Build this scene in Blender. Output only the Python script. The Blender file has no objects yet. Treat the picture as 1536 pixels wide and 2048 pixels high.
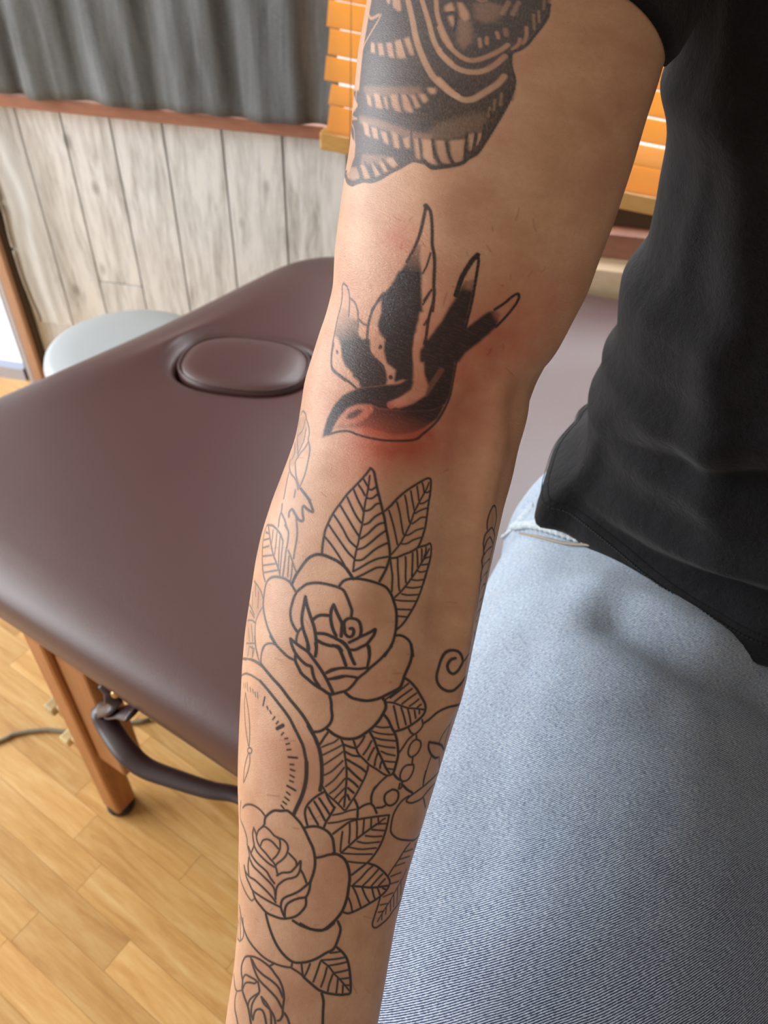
import bpy, bmesh, math, random
import numpy as np
from mathutils import Vector, Matrix, noise
from mathutils.bvhtree import BVHTree
random.seed(7); rng = np.random.default_rng(7)
SC = bpy.context.scene; COL = SC.collection

# ------------------------------------------------------------------ camera
FPX = 1538.0
_p, _r = math.radians(44.1), math.radians(2.96)
CAM = np.array([0, 0, 1.15])
CF = np.array([0, math.cos(_p), -math.sin(_p)])
_U0 = np.array([0, math.sin(_p), math.cos(_p)]); _R0 = np.array([1., 0, 0])
CR = math.cos(_r)*_R0 + math.sin(_r)*_U0
CU = -math.sin(_r)*_R0 + math.cos(_r)*_U0
cd = bpy.data.cameras.new('camera'); cam = bpy.data.objects.new('camera', cd); COL.objects.link(cam)
M = Matrix(((CR[0], CU[0], -CF[0], CAM[0]), (CR[1], CU[1], -CF[1], CAM[1]), (CR[2], CU[2], -CF[2], CAM[2]), (0, 0, 0, 1)))
cam.matrix_world = M
cd.sensor_fit = 'VERTICAL'; cd.sensor_height = 36; cd.sensor_width = 27; cd.lens = FPX/2048*36
cd.clip_start = .01; cd.dof.use_dof = True; cd.dof.focus_distance = .345; cd.dof.aperture_fstop = cd.lens/2.0
SC.camera = cam
# ------------------------------------------------------------------ world, lights, exposure
SC.view_settings.view_transform = 'Standard'; SC.view_settings.look = 'None'
SC.view_settings.gamma = 1; SC.view_settings.use_curve_mapping = False
SC.view_settings.exposure = -0.30
W = bpy.data.worlds.new('world'); SC.world = W; W.use_nodes = True
bg = W.node_tree.nodes['Background']; bg.inputs[0].default_value = (.93, .97, 1, 1); bg.inputs[1].default_value = 1.7
def area(name, loc, target, sx, sy, power, col):
    l = bpy.data.lights.new(name, 'AREA'); l.shape = 'RECTANGLE'; l.size = sx; l.size_y = sy; l.energy = power; l.color = col
    o = bpy.data.objects.new(name, l); COL.objects.link(o); o.location = loc
    d = Vector(target)-Vector(loc); o.rotation_euler = d.to_track_quat('-Z', 'Y').to_euler(); return o
area('window_daylight', (-2.62, .75, 1.45), (0, .35, .9), 2.6, 1.7, 135, (.93, .97, 1))
area('back_daylight', (.55, 1.78, 1.45), (.3, .6, .7), 1.5, .9, 54, (.90, .94, 1))
area('top_fill', (-.2, -.35, 2.3), (0, .2, .8), 1.1, 1.1, 1.2, (1, .96, .92))  # unseen fill light added overhead
try:
    SC.cycles.use_denoising = True; SC.cycles.max_bounces = 6
except Exception: pass

# ------------------------------------------------------------------ helpers
def ray(x, y): return CF + CR*(x-768)/FPX - CU*(y-1024)/FPX
def onz(x, y, z=0.):
    d = ray(x, y); return CAM + d*((z-CAM[2])/d[2])
def at(x, y, dep): return CAM + ray(x, y)*dep
WN = np.array([.146, .989, 0.]); WN /= np.linalg.norm(WN)     # normal of the back wall, pointing away from the room
WT = np.array([WN[1], -WN[0], 0.])                            # along the wall, to the right
def onwall(x, y, c):
    d = ray(x, y); return CAM + d*((c-WN@CAM)/(WN@d))
def wl(x, c, z): return tuple(WT*((x-c*WN[0])/WT[0]) + WN*c + np.array([0, 0, z]))   # point of the wall plane at world x
def S(v):                                                      # sRGB 0-255 -> linear
    return tuple([(c/255/12.92 if c <= 10 else ((c/255+.055)/1.055)**2.4) for c in v]) + (1,)

def mesh(name, verts, faces, mat=None, parent=None, smooth=True):
    me = bpy.data.meshes.new(name); me.from_pydata([tuple(v) for v in verts], [], [tuple(f) for f in faces]); me.update()
    if smooth: me.polygons.foreach_set('use_smooth', [True]*len(me.polygons))
    if mat: me.materials.append(mat)
    o = bpy.data.objects.new(name, me); COL.objects.link(o); o.parent = parent; return o
def from_bm(name, bm, mat=None, parent=None, smooth=True):
    me = bpy.data.meshes.new(name); bmesh.ops.recalc_face_normals(bm, faces=bm.faces); bm.to_mesh(me); bm.free()
    if smooth: me.polygons.foreach_set('use_smooth', [True]*len(me.polygons))
    if mat: me.materials.append(mat)
    o = bpy.data.objects.new(name, me); COL.objects.link(o); o.parent = parent; return o
def empty(name, loc, label, cat, group=None):
    o = bpy.data.objects.new(name, None); COL.objects.link(o); o.location = loc; tag(o, label, cat, group); return o
def tag(o, label=None, cat=None, group=None, kind=None):
    if label: o['label'] = label
    if cat: o['category'] = cat
    if group: o['group'] = group
    if kind: o['kind'] = kind
    return o
def keep(o, p):                                                # parent without moving
    o.parent = p; o.matrix_parent_inverse = Matrix.Translation(p.location).inverted(); return o
def box_bm(bm, c, ax, ay, az, bev=0):                          # c centre, ax.. half-extent vectors
    c = Vector(c); ax, ay, az = Vector(ax), Vector(ay), Vector(az)
    vs = [bm.verts.new(c + ax*i + ay*j + az*k) for i in (-1, 1) for j in (-1, 1) for k in (-1, 1)]
    fs = [bm.faces.new([vs[q] for q in f]) for f in ((0, 1, 3, 2), (4, 6, 7, 5), (0, 4, 5, 1), (2, 3, 7, 6), (0, 2, 6, 4), (1, 5, 7, 3))]
    if bev:
        es = {e for f in fs for e in f.edges}
        bmesh.ops.bevel(bm, geom=list(es), offset=bev, segments=2, profile=.5, affect='EDGES')
def box(name, c, ax, ay, az, mat, parent=None, bev=0):
    bm = bmesh.new(); box_bm(bm, c, ax, ay, az, bev); return from_bm(name, bm, mat, parent, False)
def sweep(name, pts, rad, mat, parent=None, n=12, flat=1.0, up=(0, 0, 1), cap=True, cols=None):
    P = [Vector(p) for p in pts]; vs = []; fs = []
    for i, p in enumerate(P):
        t = (P[min(i+1, len(P)-1)]-P[max(i-1, 0)]).normalized(); u = Vector(up)
        a = t.cross(u); a = a.normalized() if a.length > 1e-5 else t.orthogonal().normalized(); b = a.cross(t).normalized()
        r = rad[i] if hasattr(rad, '__len__') else rad
        for k in range(n):
            q = 2*math.pi*k/n; vs.append(p + a*r*math.cos(q) + b*r*flat*math.sin(q))
    for i in range(len(P)-1):
        for k in range(n):
            k2 = (k+1) % n; fs.append((i*n+k, i*n+k2, (i+1)*n+k2, (i+1)*n+k))
    if cap: fs += [tuple(range(n))[::-1], tuple((len(P)-1)*n+k for k in range(n))]
    return mesh(name, vs, fs, mat, parent)
def spline(pts, step=None, n=8):
    P = np.array(pts, float)
    if len(P) < 3: return np.array([P[0]+(P[-1]-P[0])*t for t in np.linspace(0, 1, max(n, 2))])
    Q = np.vstack([2*P[0]-P[1], P, 2*P[-1]-P[-2]]); out = []
    for i in range(1, len(Q)-2):
        p0, p1, p2, p3 = Q[i-1:i+3]
        for t in np.arange(n)/n:
            out.append(.5*((2*p1)+(-p0+p2)*t+(2*p0-5*p1+4*p2-p3)*t*t+(-p0+3*p1-3*p2+p3)*t**3))
    out.append(P[-1]); return np.array(out)

class Nt:
    def __init__(s, name):
        s.m = bpy.data.materials.new(name); s.m.use_nodes = True; s.t = s.m.node_tree; s.b = s.t.nodes['Principled BSDF']; s.out = s.t.nodes['Material Output']
    def n(s, ty, **kw):
        o = s.t.nodes.new('ShaderNode'+ty)
        for k, v in kw.items():
            if k.startswith('_'): setattr(o, k[1:], v)
            else:
                key = k.replace('__', ' ')
                o.inputs[int(key[1:]) if key[0] == 'i' and key[1:].isdigit() else key].default_value = v
        return o
    def l(s, a, b): s.t.links.new(a, b)
    def set(s, **kw):
        for k, v in kw.items(): s.b.inputs[k.replace('_', ' ')].default_value = v
    def coord(s, kind='Object', scale=(1, 1, 1), rot=(0, 0, 0)):
        c = s.n('TexCoord'); m = s.n('Mapping'); s.l(c.outputs[kind], m.inputs[0]); m.inputs['Scale'].default_value = scale; m.inputs['Rotation'].default_value = rot; return m.outputs[0]
    def noise(s, vec, scale, detail=3, rough=.5, dist=0):
        o = s.n('TexNoise'); o.inputs['Scale'].default_value = scale; o.inputs['Detail'].default_value = detail; o.inputs['Roughness'].default_value = rough; o.inputs['Distortion'].default_value = dist
        if vec is not None: s.l(vec, o.inputs['Vector'])
        return o.outputs['Fac']
    def ramp(s, fac, stops):
        o = s.n('ValToRGB'); e = o.color_ramp.elements
        while len(e) < len(stops): e.new(.5)
        for q, (p, c) in zip(e, stops): q.position = p; q.color = c if len(c) == 4 else tuple(c)+(1,)
        s.l(fac, o.inputs[0]); return o.outputs[0]
    def mix(s, fac, a, b, ty='MIX'):
        o = s.n('MixRGB', _blend_type=ty)
        for i, v in enumerate((fac, a, b)):
            if hasattr(v, 'links') or hasattr(v, 'is_linked'): s.l(v, o.inputs[i])
            else: o.inputs[i].default_value = v
        return o.outputs[0]
    def math(s, op, a, b=0.):
        o = s.n('Math', _operation=op)
        for i, v in enumerate((a, b)):
            if hasattr(v, 'is_linked'): s.l(v, o.inputs[i])
            else: o.inputs[i].default_value = v
        return o.outputs[0]
    def bump(s, h, dist, strength=1., prev=None):
        o = s.n('Bump'); o.inputs['Distance'].default_value = dist; o.inputs['Strength'].default_value = strength; s.l(h, o.inputs['Height'])
        if prev: s.l(prev, o.inputs['Normal'])
        return o.outputs[0]

def wood(name, c1, c2, scale=(1, 1, 1), rough=.45, dens=1., rot=(0, 0, 0)):
    k = Nt(name); v = k.coord('Object', scale, rot)
    a = k.noise(v, 6*dens, 6, .6, .6); b = k.noise(v, 28*dens, 3, .6)
    f = k.math('ADD', k.math('MULTIPLY', a, .7), k.math('MULTIPLY', b, .3))
    c = k.ramp(f, [(.3, c1), (.7, c2)]); oi = k.n('ObjectInfo')
    hv = k.n('HueSaturation'); k.l(c, hv.inputs['Color']); k.l(k.math('ADD', k.math('MULTIPLY', oi.outputs['Random'], .28), .86), hv.inputs['Value'])
    k.l(hv.outputs[0], k.b.inputs['Base Color']); k.set(Roughness=rough)
    k.l(k.bump(f, .002, .25), k.b.inputs['Normal']); return k.m

# ------------------------------------------------------------------ materials
def m_plain(name, col, rough=.5, metal=0, noise_amt=.06, scale=30):
    k = Nt(name); v = k.coord('Object'); f = k.noise(v, scale, 3)
    c = k.mix(f, tuple(x*(1-noise_amt) for x in col[:3])+(1,), tuple(min(1, x*(1+noise_amt)) for x in col[:3])+(1,))
    k.l(c, k.b.inputs['Base Color']); k.set(Roughness=rough, Metallic=metal); return k.m

a_dir = np.array([-.848, .53, 0]); b_dir = np.array([.53, .848, 0])   # run of the floor strips, and across them
ang_floor = math.atan2(a_dir[1], a_dir[0])
def floor_mat():
    k = Nt('laminate'); g = k.n('NewGeometry'); mp = k.n('Mapping', _vector_type='TEXTURE'); k.l(g.outputs['Position'], mp.inputs[0]); mp.inputs['Rotation'].default_value = (0, 0, ang_floor)
    oi = k.n('ObjectInfo'); off = k.n('VectorMath', _operation='MULTIPLY_ADD'); k.l(mp.outputs[0], off.inputs[0]); off.inputs[1].default_value = (1.2, 11, 1)
    rv = k.n('CombineXYZ'); k.l(k.math('MULTIPLY', oi.outputs['Random'], 37), rv.inputs[0]); k.l(k.math('MULTIPLY', oi.outputs['Random'], 91), rv.inputs[1]); k.l(rv.outputs[0], off.inputs[2])
    f = k.noise(off.outputs[0], 5, 6, .62, .8); fine = k.noise(off.outputs[0], 26, 3, .6)
    c = k.ramp(k.math('ADD', k.math('MULTIPLY', f, .75), k.math('MULTIPLY', fine, .25)), [(.25, S((184, 130, 70))), (.48, S((216, 166, 100))), (.75, S((238, 200, 138)))])
    hv = k.n('HueSaturation'); k.l(c, hv.inputs['Color']); k.l(k.math('ADD', k.math('MULTIPLY', oi.outputs['Random'], .30), .85), hv.inputs['Value'])
    k.l(hv.outputs[0], k.b.inputs['Base Color']); k.set(Roughness=.3); k.l(k.bump(fine, .001, .15), k.b.inputs['Normal']); return k.m
FLOORM = floor_mat()
def plank_mat():
    k = Nt('whitewashed_wood'); v = k.coord('Generated'); oi = k.n('ObjectInfo'); g = k.n('NewGeometry')
    mp = k.n('Mapping', _vector_type='TEXTURE'); k.l(g.outputs['Position'], mp.inputs[0]); mp.inputs['Rotation'].default_value = (0, 0, math.atan2(WT[1], WT[0]))
    off = k.n('VectorMath', _operation='MULTIPLY_ADD'); k.l(mp.outputs[0], off.inputs[0]); off.inputs[1].default_value = (9, 9, 1.3)
    rv = k.n('CombineXYZ'); k.l(k.math('MULTIPLY', oi.outputs['Random'], 53), rv.inputs[0]); k.l(k.math('MULTIPLY', oi.outputs['Random'], 17), rv.inputs[2]); k.l(rv.outputs[0], off.inputs[2])
    f = k.noise(off.outputs[0], 3.2, 7, .62, 1.0); f2 = k.noise(off.outputs[0], 14, 4, .6)
    c = k.ramp(k.math('ADD', k.math('MULTIPLY', f, .7), k.math('MULTIPLY', f2, .3)), [(.32, S((158, 154, 150))), (.44, S((200, 201, 199))), (.56, S((228, 231, 232))), (.70, S((234, 231, 222)))])
    vo = k.n('TexVoronoi'); vo.inputs['Scale'].default_value = 9; vm = k.n('VectorMath', _operation='MULTIPLY'); k.l(mp.outputs[0], vm.inputs[0]); vm.inputs[1].default_value = (1.3, 1, .7); k.l(vm.outputs[0], vo.inputs['Vector'])
    kn = k.ramp(vo.outputs['Distance'], [(.05, (1, 1, 1)), (.13, (0, 0, 0))])
    c = k.mix(k.math('MULTIPLY', kn, .65), c, S((122, 118, 114)))
    k.l(c, k.b.inputs['Base Color']); k.set(Roughness=.6); k.l(k.bump(f2, .002, .2), k.b.inputs['Normal']); return k.m
PLANKM = plank_mat()
def leather_mat(name, c1, c2, rough=.33):
    k = Nt(name); v = k.coord('Object'); f = k.noise(v, 5, 3); k.l(k.mix(f, c1, c2), k.b.inputs['Base Color'])
    vo = k.n('TexVoronoi'); vo.inputs['Scale'].default_value = 650; k.l(v, vo.inputs['Vector'])
    k.l(k.bump(vo.outputs['Distance'], .0004, .25, k.bump(f, .004, .3)), k.b.inputs['Normal']); k.set(Roughness=rough); k.b.inputs['Specular IOR Level'].default_value = .6; k.b.inputs['Coat Weight'].default_value = .24; k.b.inputs['Coat Roughness'].default_value = .34; return k.m
LEATHER = leather_mat('brown_leather', S((76, 48, 46)), S((84, 54, 51)), .42)
STRAPM = leather_mat('dark_leather', S((44, 26, 28)), S((58, 38, 40)), .4)
WOODT = wood('table_wood', S((150, 92, 48)), S((186, 124, 72)), (12, 12, 1.2), .4)
KNOBM = wood('pale_wood', S((184, 158, 104)), S((206, 184, 134)), (8, 8, 2), .5)
RAILM = wood('brown_rail_wood', S((134, 88, 68)), S((160, 110, 88)), (2, 2, 14), .45)
SILLM = wood('sill_wood', S((216, 188, 150)), S((238, 214, 180)), (2, 10, 10), .5)
DARKW_SHADOW = m_plain('dark_wood_and_shadow', S((70, 52, 34)), .5)  # sill edge, and the dark strips that stand in for shadow
CASEM = wood('casing_wood', S((176, 136, 108)), S((198, 160, 132)), (10, 10, 1), .5)
RUBBER = m_plain('black_rubber', S((34, 30, 30)), .6)
ALU = m_plain('aluminium', S((176, 184, 204)), .35, .6)
BRASS = m_plain('brass', S((206, 170, 116)), .3, .9)
GREYV = m_plain('grey_vinyl', S((178, 184, 186)), .45, 0, .04, 8)
CABLEM = m_plain('grey_cable', S((132, 122, 104)), .5)
PLASTER = m_plain('plaster', S((168, 160, 148)), .8, 0, .03, 5)

# ------------------------------------------------------------------ floor
floor = box('floor', (0, -.14, -.02), (2.9, -2.9*WN[0]/WN[1], 0), (0, 1.66, 0), (0, 0, .0187), FLOORM); tag(floor, kind='structure')
sw = .046; nrow = 0
for r in range(-1, 31):
    v0 = -.62 + r*sw; u = -.62 + random.random()*.3
    while u < 1.25:
        L = random.choice((.22, .3, .38, .3)); u1 = min(u+L, 1.35)
        c = a_dir*(u+u1)/2 + b_dir*(v0+sw/2) + np.array([0, 0, -.0006])
        # only the strips that can be seen beside and under the table
        if c[0] < .12 and c[1] < 1.3 and c[0] > -1.5 and nrow < 300:
            bm = bmesh.new(); box_bm(bm, c, a_dir*((u1-u)/2-.0003), b_dir*(sw/2-.0003), (0, 0, .0006))
            o = from_bm('floor_strip', bm, FLOORM, floor, False); nrow += 1
        u = u1

# ------------------------------------------------------------------ back wall, planks, windows
CW = 1.45
wall = box('wall_back', np.array(wl(.45, CW+.06, .335)), WT*1.31, WN*.04, (0, 0, .335), PLASTER); tag(wall, kind='structure')
up = box('wall_back_upper', np.array(wl(.45, CW+.06, 2.1)), WT*1.31, WN*.04, (0, 0, .35), PLASTER); tag(up, kind='structure'); up.name = 'wall_back'
u = -.850; widths = [.098, .092, .100, .104, .116, .116, .122, .112]
i = 0
while u < 1.7:
    w = widths[i % 8] if i < 8 else .112
    segs = [(0, .30), (.302, .668)] if i == 2 else ([(0, .668)])
    for z0, z1 in segs:
        bm = bmesh.new(); box_bm(bm, wl(u+w/2, CW+.012, (z0+z1)/2), WT*(w/2-.0009), WN*.008, (0, 0, (z1-z0)/2), .0014)
        from_bm('wall_plank', bm, PLANKM, wall, False)
    u += w; i += 1
box('plank_backing', wl(.42, CW+.0205, .334), WT*1.29, WN*.0015, (0, 0, .333), m_plain('groove', S((176, 168, 156)), .8), wall)
# window above the planks: frame and glass
win = empty('window_1', wl(0, CW+.04, .68), None, None); win['kind'] = 'structure'
GL = Nt('window_glass'); GL.set(Roughness=.02); GL.b.inputs['Base Color'].default_value = (.9, .95, 1, 1); _t = GL.n('BsdfTransparent'); _m = GL.n('MixShader'); _m.inputs[0].default_value = .93; GL.l(GL.b.outputs[0], _m.inputs[1]); GL.l(_t.outputs[0], _m.inputs[2]); GL.l(_m.outputs[0], GL.out.inputs[0])
for uu in (-.82, .1, 1.0, 1.72):
    keep(box('window_mullion', wl(uu, CW+.04, 1.2), WT*.02, WN*.02, (0, 0, .53), ALU), win)
keep(box('window_pane', wl(.45, CW+.045, 1.2), WT*1.27, WN*.002, (0, 0, .53), GL.m), win)
keep(box('window_head', wl(.45, CW+.04, 1.74), WT*1.3, WN*.025, (0, 0, .02), ALU), win)
for nm, c, h in (('ceiling', (0, .2, 2.45), (2.9, 2.6, .04)), ('wall_right', (2.0, .2, 1.2), (.04, 2.6, 1.25)), ('wall_front', (0, -1.7, 1.2), (2.9, .04, 1.25)),
                 ('wall_left', (-2.5, -1.2, 1.2), (.04, .5, 1.25)), ('wall_left', (-2.5, 1.0, .12), (.04, 1.7, .14)), ('wall_left', (-2.5, 1.0, 2.38), (.04, 1.7, .08))):
    o = box(nm, c, (h[0], 0, 0), (0, h[1], 0), (0, 0, h[2]), PLASTER); tag(o, kind='structure')
w2 = empty('window_2', (-2.5, .6, .3), None, None); w2['kind'] = 'structure'
for yy in (-.68, .3, 1.3, 2.3): keep(box('window_mullion', (-2.5, yy, 1.3), (.02, 0, 0), (0, .02, 0), (0, 0, 1.04), ALU), w2)
for zz in (.28, 2.28): keep(box('window_rail', (-2.5, .8, zz), (.02, 0, 0), (0, 1.5, 0), (0, 0, .02), ALU), w2)
# brown rail under the shade
ra = box('trim_1', wl(-.455, CW-.012, .6745), WT*.385, WN*.022, (0, 0, .0115), RAILM, None, .002); tag(ra, kind='structure')
# left end of the wall: casing, sliding-door frame
tr = box('trim_2', wl(-.868, CW-.0, 1.0), WT*.012, WN*.03, (0, 0, 1.0), CASEM, None, .003); tag(tr, kind='structure')
tr = box('shadow_strip', wl(-.853, CW+.004, 1.0), WT*.003, WN*.02, (0, 0, 1.0), DARKW_SHADOW); tag(tr, kind='structure')  # dark strip standing in for the shadow beside the casing
dr = empty('door_1', wl(-.95, CW, 0), None, None); dr['kind'] = 'structure'
keep(box('door_frame', wl(-.886, CW+.01, 1.0), WT*.0055, WN*.022, (0, 0, 1.0), m_plain('grey_metal', S((128, 130, 140)), .4, .4)), dr)
keep(box('sliding_rail', wl(-.898, CW+.0, 1.0), WT*.0055, WN*.014, (0, 0, 1.0), ALU), dr)
keep(box('seal', wl(-.909, CW+.01, 1.0), WT*.005, WN*.012, (0, 0, 1.0), m_plain('dark_seal', S((66, 60, 54)), .6)), dr)
keep(box('door_pane', wl(-1.37, CW+.012, 1.0), WT*.455, WN*.002, (0, 0, 1.0), GL.m), dr)
keep(box('door_bottom_rail', wl(-1.37, CW+.01, .012), WT*.455, WN*.014, (0, 0, .02), ALU), dr)
keep(box('door_stile', wl(-1.88, CW+.01, 1.0), WT*.02, WN*.014, (0, 0, 1.0), ALU), dr)

# grey shade over the left half of the window
k = Nt('grey_linen'); g = k.n('NewGeometry'); mp = k.n('Mapping', _vector_type='TEXTURE'); k.l(g.outputs['Position'], mp.inputs[0]); mp.inputs['Rotation'].default_value = (0, 0, math.atan2(WT[1], WT[0]))
def scl(k, v, s):
    o = k.n('VectorMath', _operation='MULTIPLY'); k.l(v, o.inputs[0]); o.inputs[1].default_value = s; return o.outputs[0]
f1 = k.noise(scl(k, mp.outputs[0], (14, 1, 1.6)), 3, 4, .6, .4); f2 = k.noise(scl(k, mp.outputs[0], (40, 1, 260)), 2.2, 3, .7); f3 = k.noise(scl(k, mp.outputs[0], (300, 1, 60)), 2.2, 3, .7)
c = k.ramp(k.math('ADD', k.math('MULTIPLY', f1, .6), k.math('ADD', k.math('MULTIPLY', f2, .2), k.math('MULTIPLY', f3, .2))), [(.36, S((84, 85, 84))), (.64, S((132, 137, 140)))])
k.l(c, k.b.inputs['Base Color']); k.set(Roughness=.9)
tb = k.n('BsdfTranslucent'); tb.inputs[0].default_value = S((120, 124, 128)); ms = k.n('MixShader'); ms.inputs[0].default_value = .12
k.l(k.b.outputs[0], ms.inputs[1]); k.l(tb.outputs[0], ms.inputs[2]); k.l(ms.outputs[0], k.out.inputs[0]); SHADEM = k.m
nu, nz = 120, 60; vs = []; fs = []
for j in range(nz+1):
    z = .689 + (1.75-.689)*j/nz
    edge = -.108 + .005*math.sin(j*.9) - .012*min(1, j/12)
    for q in range(nu+1):
        t = q/nu; uu = -.93 + (edge+.93)*t
        rip = .006*math.sin(uu*42+1.5*math.sin(z*3)) + .004*math.sin(uu*90+z*4) + .012*math.exp(-((uu+.71-.04*(z-.69))/.012)**2)
        vs.append(wl(uu, CW-.045+rip, z+.002*math.sin(uu*30)))
for j in range(nz):
    for q in range(nu):
        a = j*(nu+1)+q; fs.append((a, a+1, a+nu+2, a+nu+1))
sh = mesh('roman_shade', vs, fs, SHADEM); tag(sh, 'charcoal grey linen shade hanging above the brown rail on the plank wall', 'window shade')
so = sh.modifiers.new('s', 'SOLIDIFY'); so.thickness = .0015
# sheer white strip with braided edge at far left
k = Nt('sheer_white'); k.b.inputs['Base Color'].default_value = S((226, 232, 234)); k.set(Roughness=.6, Alpha=.35); SHEER = k.m
cur = empty('sheer_curtain', wl(-.82, CW-.03, .69), 'narrow sheer white curtain with a braided edge cord beside the brown door casing', 'curtain')
A = [onwall(x, y, CW-.03) for x, y in ((-95, 190), (-45, 290), (2, 395), (20, 470), (35, 520), (48, 560), (62, 595), (76, 625), (82, 642))]
A = [np.array(v) for v in spline(A, n=5)]; vs = []; fs = []
for i, v in enumerate(A):
    for q in range(9):
        w_ = .075; p = v + WT*w_*q/8 + WN*(.003*math.sin(q*1.7+i*.08)); vs.append(tuple(p))
for i in range(len(A)-1):
    for q in range(8): a = i*9+q; fs.append((a, a+1, a+10, a+9))
keep(mesh('curtain_cloth', vs, fs, SHEER), cur)
keep(sweep('edge_cord', [v - WN*.002 for v in A], .0035, m_plain('braid', S((150, 140, 128)), .7, 0, .3, 900), None, 8), cur)

# orange wooden blind
k = Nt('orange_slat'); v = k.coord('Object', (2, 30, 30)); f = k.noise(v, 5, 4)
colr = k.mix(f, S((226, 174, 96)), S((240, 192, 116))); k.l(colr, k.b.inputs['Base Color']); k.set(Roughness=.4)
tb = k.n('BsdfTranslucent'); tb.inputs[0].default_value = S((255, 206, 110)); ms = k.n('MixShader'); ms.inputs[0].default_value = .5
k.l(k.b.outputs[0], ms.inputs[1]); k.l(tb.outputs[0], ms.inputs[2]); k.l(ms.outputs[0], k.out.inputs[0]); SLATM = k.m
bl = empty('wooden_blind', wl(.2, 1.36, .64), 'orange backlit wooden slat blind between the grey shade and the black t-shirt', 'blind')
def bz(u): return .684 - .088*(u+.12)     # the blind hangs a little low to the right
c_bl = 1.37; U0b, U1b = -.134, .78
for i in range(8):
    zc = .030 + i*.0385
    bm = bmesh.new(); tilt = math.radians((52, 44, 60, 64, 62, 66, 64, 66)[i])
    hw_ = (.0215, .0165, .0175, .0180, .0182, .0185, .0215, .0215)[i]; dy = WN*math.cos(tilt)*hw_; dz = np.array([0, 0, math.sin(tilt)*hw_]); slope = np.array([0, 0, -.088])
    off = .004*math.sin(i*2.3)
    c = np.array(wl((U0b+U1b)/2+off, c_bl, bz((U0b+U1b)/2)+zc))
    box_bm(bm, c, WT*(U1b-U0b)/2+slope*(U1b-U0b)/2, dy+dz, np.array(WN)*math.sin(tilt)*.0014-np.array([0, 0, math.cos(tilt)*.0014]))
    keep(from_bm('slat', bm, SLATM, None, False), bl)
keep(box('bottom_rail', wl((U0b+U1b)/2-.006, c_bl-.004, bz((U0b+U1b)/2)-.001), WT*(U1b-U0b+.012)/2+slope*(U1b-U0b)/2, WN*.016, (0, 0, .0145), wood('honey_wood', S((200, 148, 78)), S((222, 176, 108)), (2, 12, 12), .35), None, .003), bl)
for uu in (-.09, .32, .72):
    keep(sweep('ladder_cord', [wl(uu, c_bl-.022, bz(uu)+.0), wl(uu, c_bl-.022, bz(uu)+.33)], .0009, m_plain('cord_tan', S((170, 130, 84)), .8), None, 6), bl)
# sill box to the right below the blind; top dark strip imitates shadow
for nm, uc, c, z, hw, hc, hz, mt in (('shadow_band', .56, 1.425, .590, .54, .020, .016, DARKW_SHADOW), ('trim_5', .56, 1.40, .552, .54, .035, .022, RAILM), ('trim_6', .56, 1.375, .501, .54, .06, .029, SILLM), ('trim_7', .56, 1.372, .467, .54, .066, .005, DARKW_SHADOW)):
    t_ = box(nm, wl(uc, c, z), WT*hw, WN*hc, (0, 0, hz), mt, None, .002); tag(t_, kind='structure')

# ------------------------------------------------------------------ massage table
TZ = .507
tab = empty('massage_table', (-.1, .9, 0), 'brown leather padded massage table with a round face hole plug and wooden legs', 'massage table')
corners = [(-.703, .683), (-.150, 1.392), (1.02, 1.085), (.78, -.183)]
def rounded(corners, r, n=14):
    out = []; m = len(corners)
    for i in range(m):
        p = np.array(corners[i], float); a = np.array(corners[i-1], float)-p; b = np.array(corners[(i+1) % m], float)-p
        a /= np.linalg.norm(a); b /= np.linalg.norm(b); rr = r[i]
        p0, p1 = p+a*rr, p+b*rr
        for t in np.linspace(0, 1, n): out.append((1-t)**2*p0 + 2*t*(1-t)*p + t*t*p1)
    return np.array(out)
base = rounded(corners, (.13, .12, .12, .12))
hc = np.array([-.218, .965]); ha, hb = .104, .076; hdir = math.radians(-6)
TH = np.linspace(0, 2*math.pi, 160, endpoint=False)
def outline(th):
    d = np.array([math.cos(th), math.sin(th)]); best = None
    for i in range(len(base)):
        p, q = base[i]-hc, base[(i+1) % len(base)]-hc; e = q-p; den = d[0]*e[1]-d[1]*e[0]
        if abs(den) < 1e-12: continue
        t = (p[0]*e[1]-p[1]*e[0])/den; s_ = (p[0]*d[1]-p[1]*d[0])/den
        if t > 0 and -1e-6 <= s_ <= 1+1e-6: best = t if best is None else max(best, t)
    return best
OUT = np.array([outline(t) for t in TH])
def ell(th, a, b):
    x = math.cos(th-hdir); y = math.sin(th-hdir); n_ = 2.6
    return (abs(x/a)**n_+abs(y/b)**n_)**(-1/n_)
rings = []
for i, t in enumerate(TH):
    col = []; h = ell(t, ha, hb); o = OUT[i]
    col += [(h-.010, TZ-.05), (h-.006, TZ-.022), (h+.000, TZ-.007), (h+.006, TZ-.002), (h+.014, TZ-.0005)]
    for q in (.12, .3, .5, .7, .86): rr = (h+.014)*(1-q)+(o-.075)*q; col.append((rr, TZ+.004*math.sin(q*math.pi)))
    col += [(o-.060, TZ-.001), (o-.038, TZ-.005), (o-.020, TZ-.012), (o-.008, TZ-.022), (o-.001, TZ-.035), (o+.001, TZ-.048), (o-.001, TZ-.058), (o-.006, TZ-.064), (o-.05, TZ-.064)]
    rings.append([(hc[0]+r*math.cos(t), hc[1]+r*math.sin(t), z) for r, z in col])
vs = [p for r in rings for p in r]; m_ = len(rings[0]); N = len(TH); fs = []
for i in range(N):
    for j in range(m_-1):
        fs.append((i*m_+j, i*m_+j+1, ((i+1) % N)*m_+j+1, ((i+1) % N)*m_+j))
fs = [f[::-1] for f in fs]
pad = keep(mesh('pad', vs, fs, LEATHER), tab)
vs = [(hc[0], hc[1], TZ+.008)]; fs = []
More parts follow.
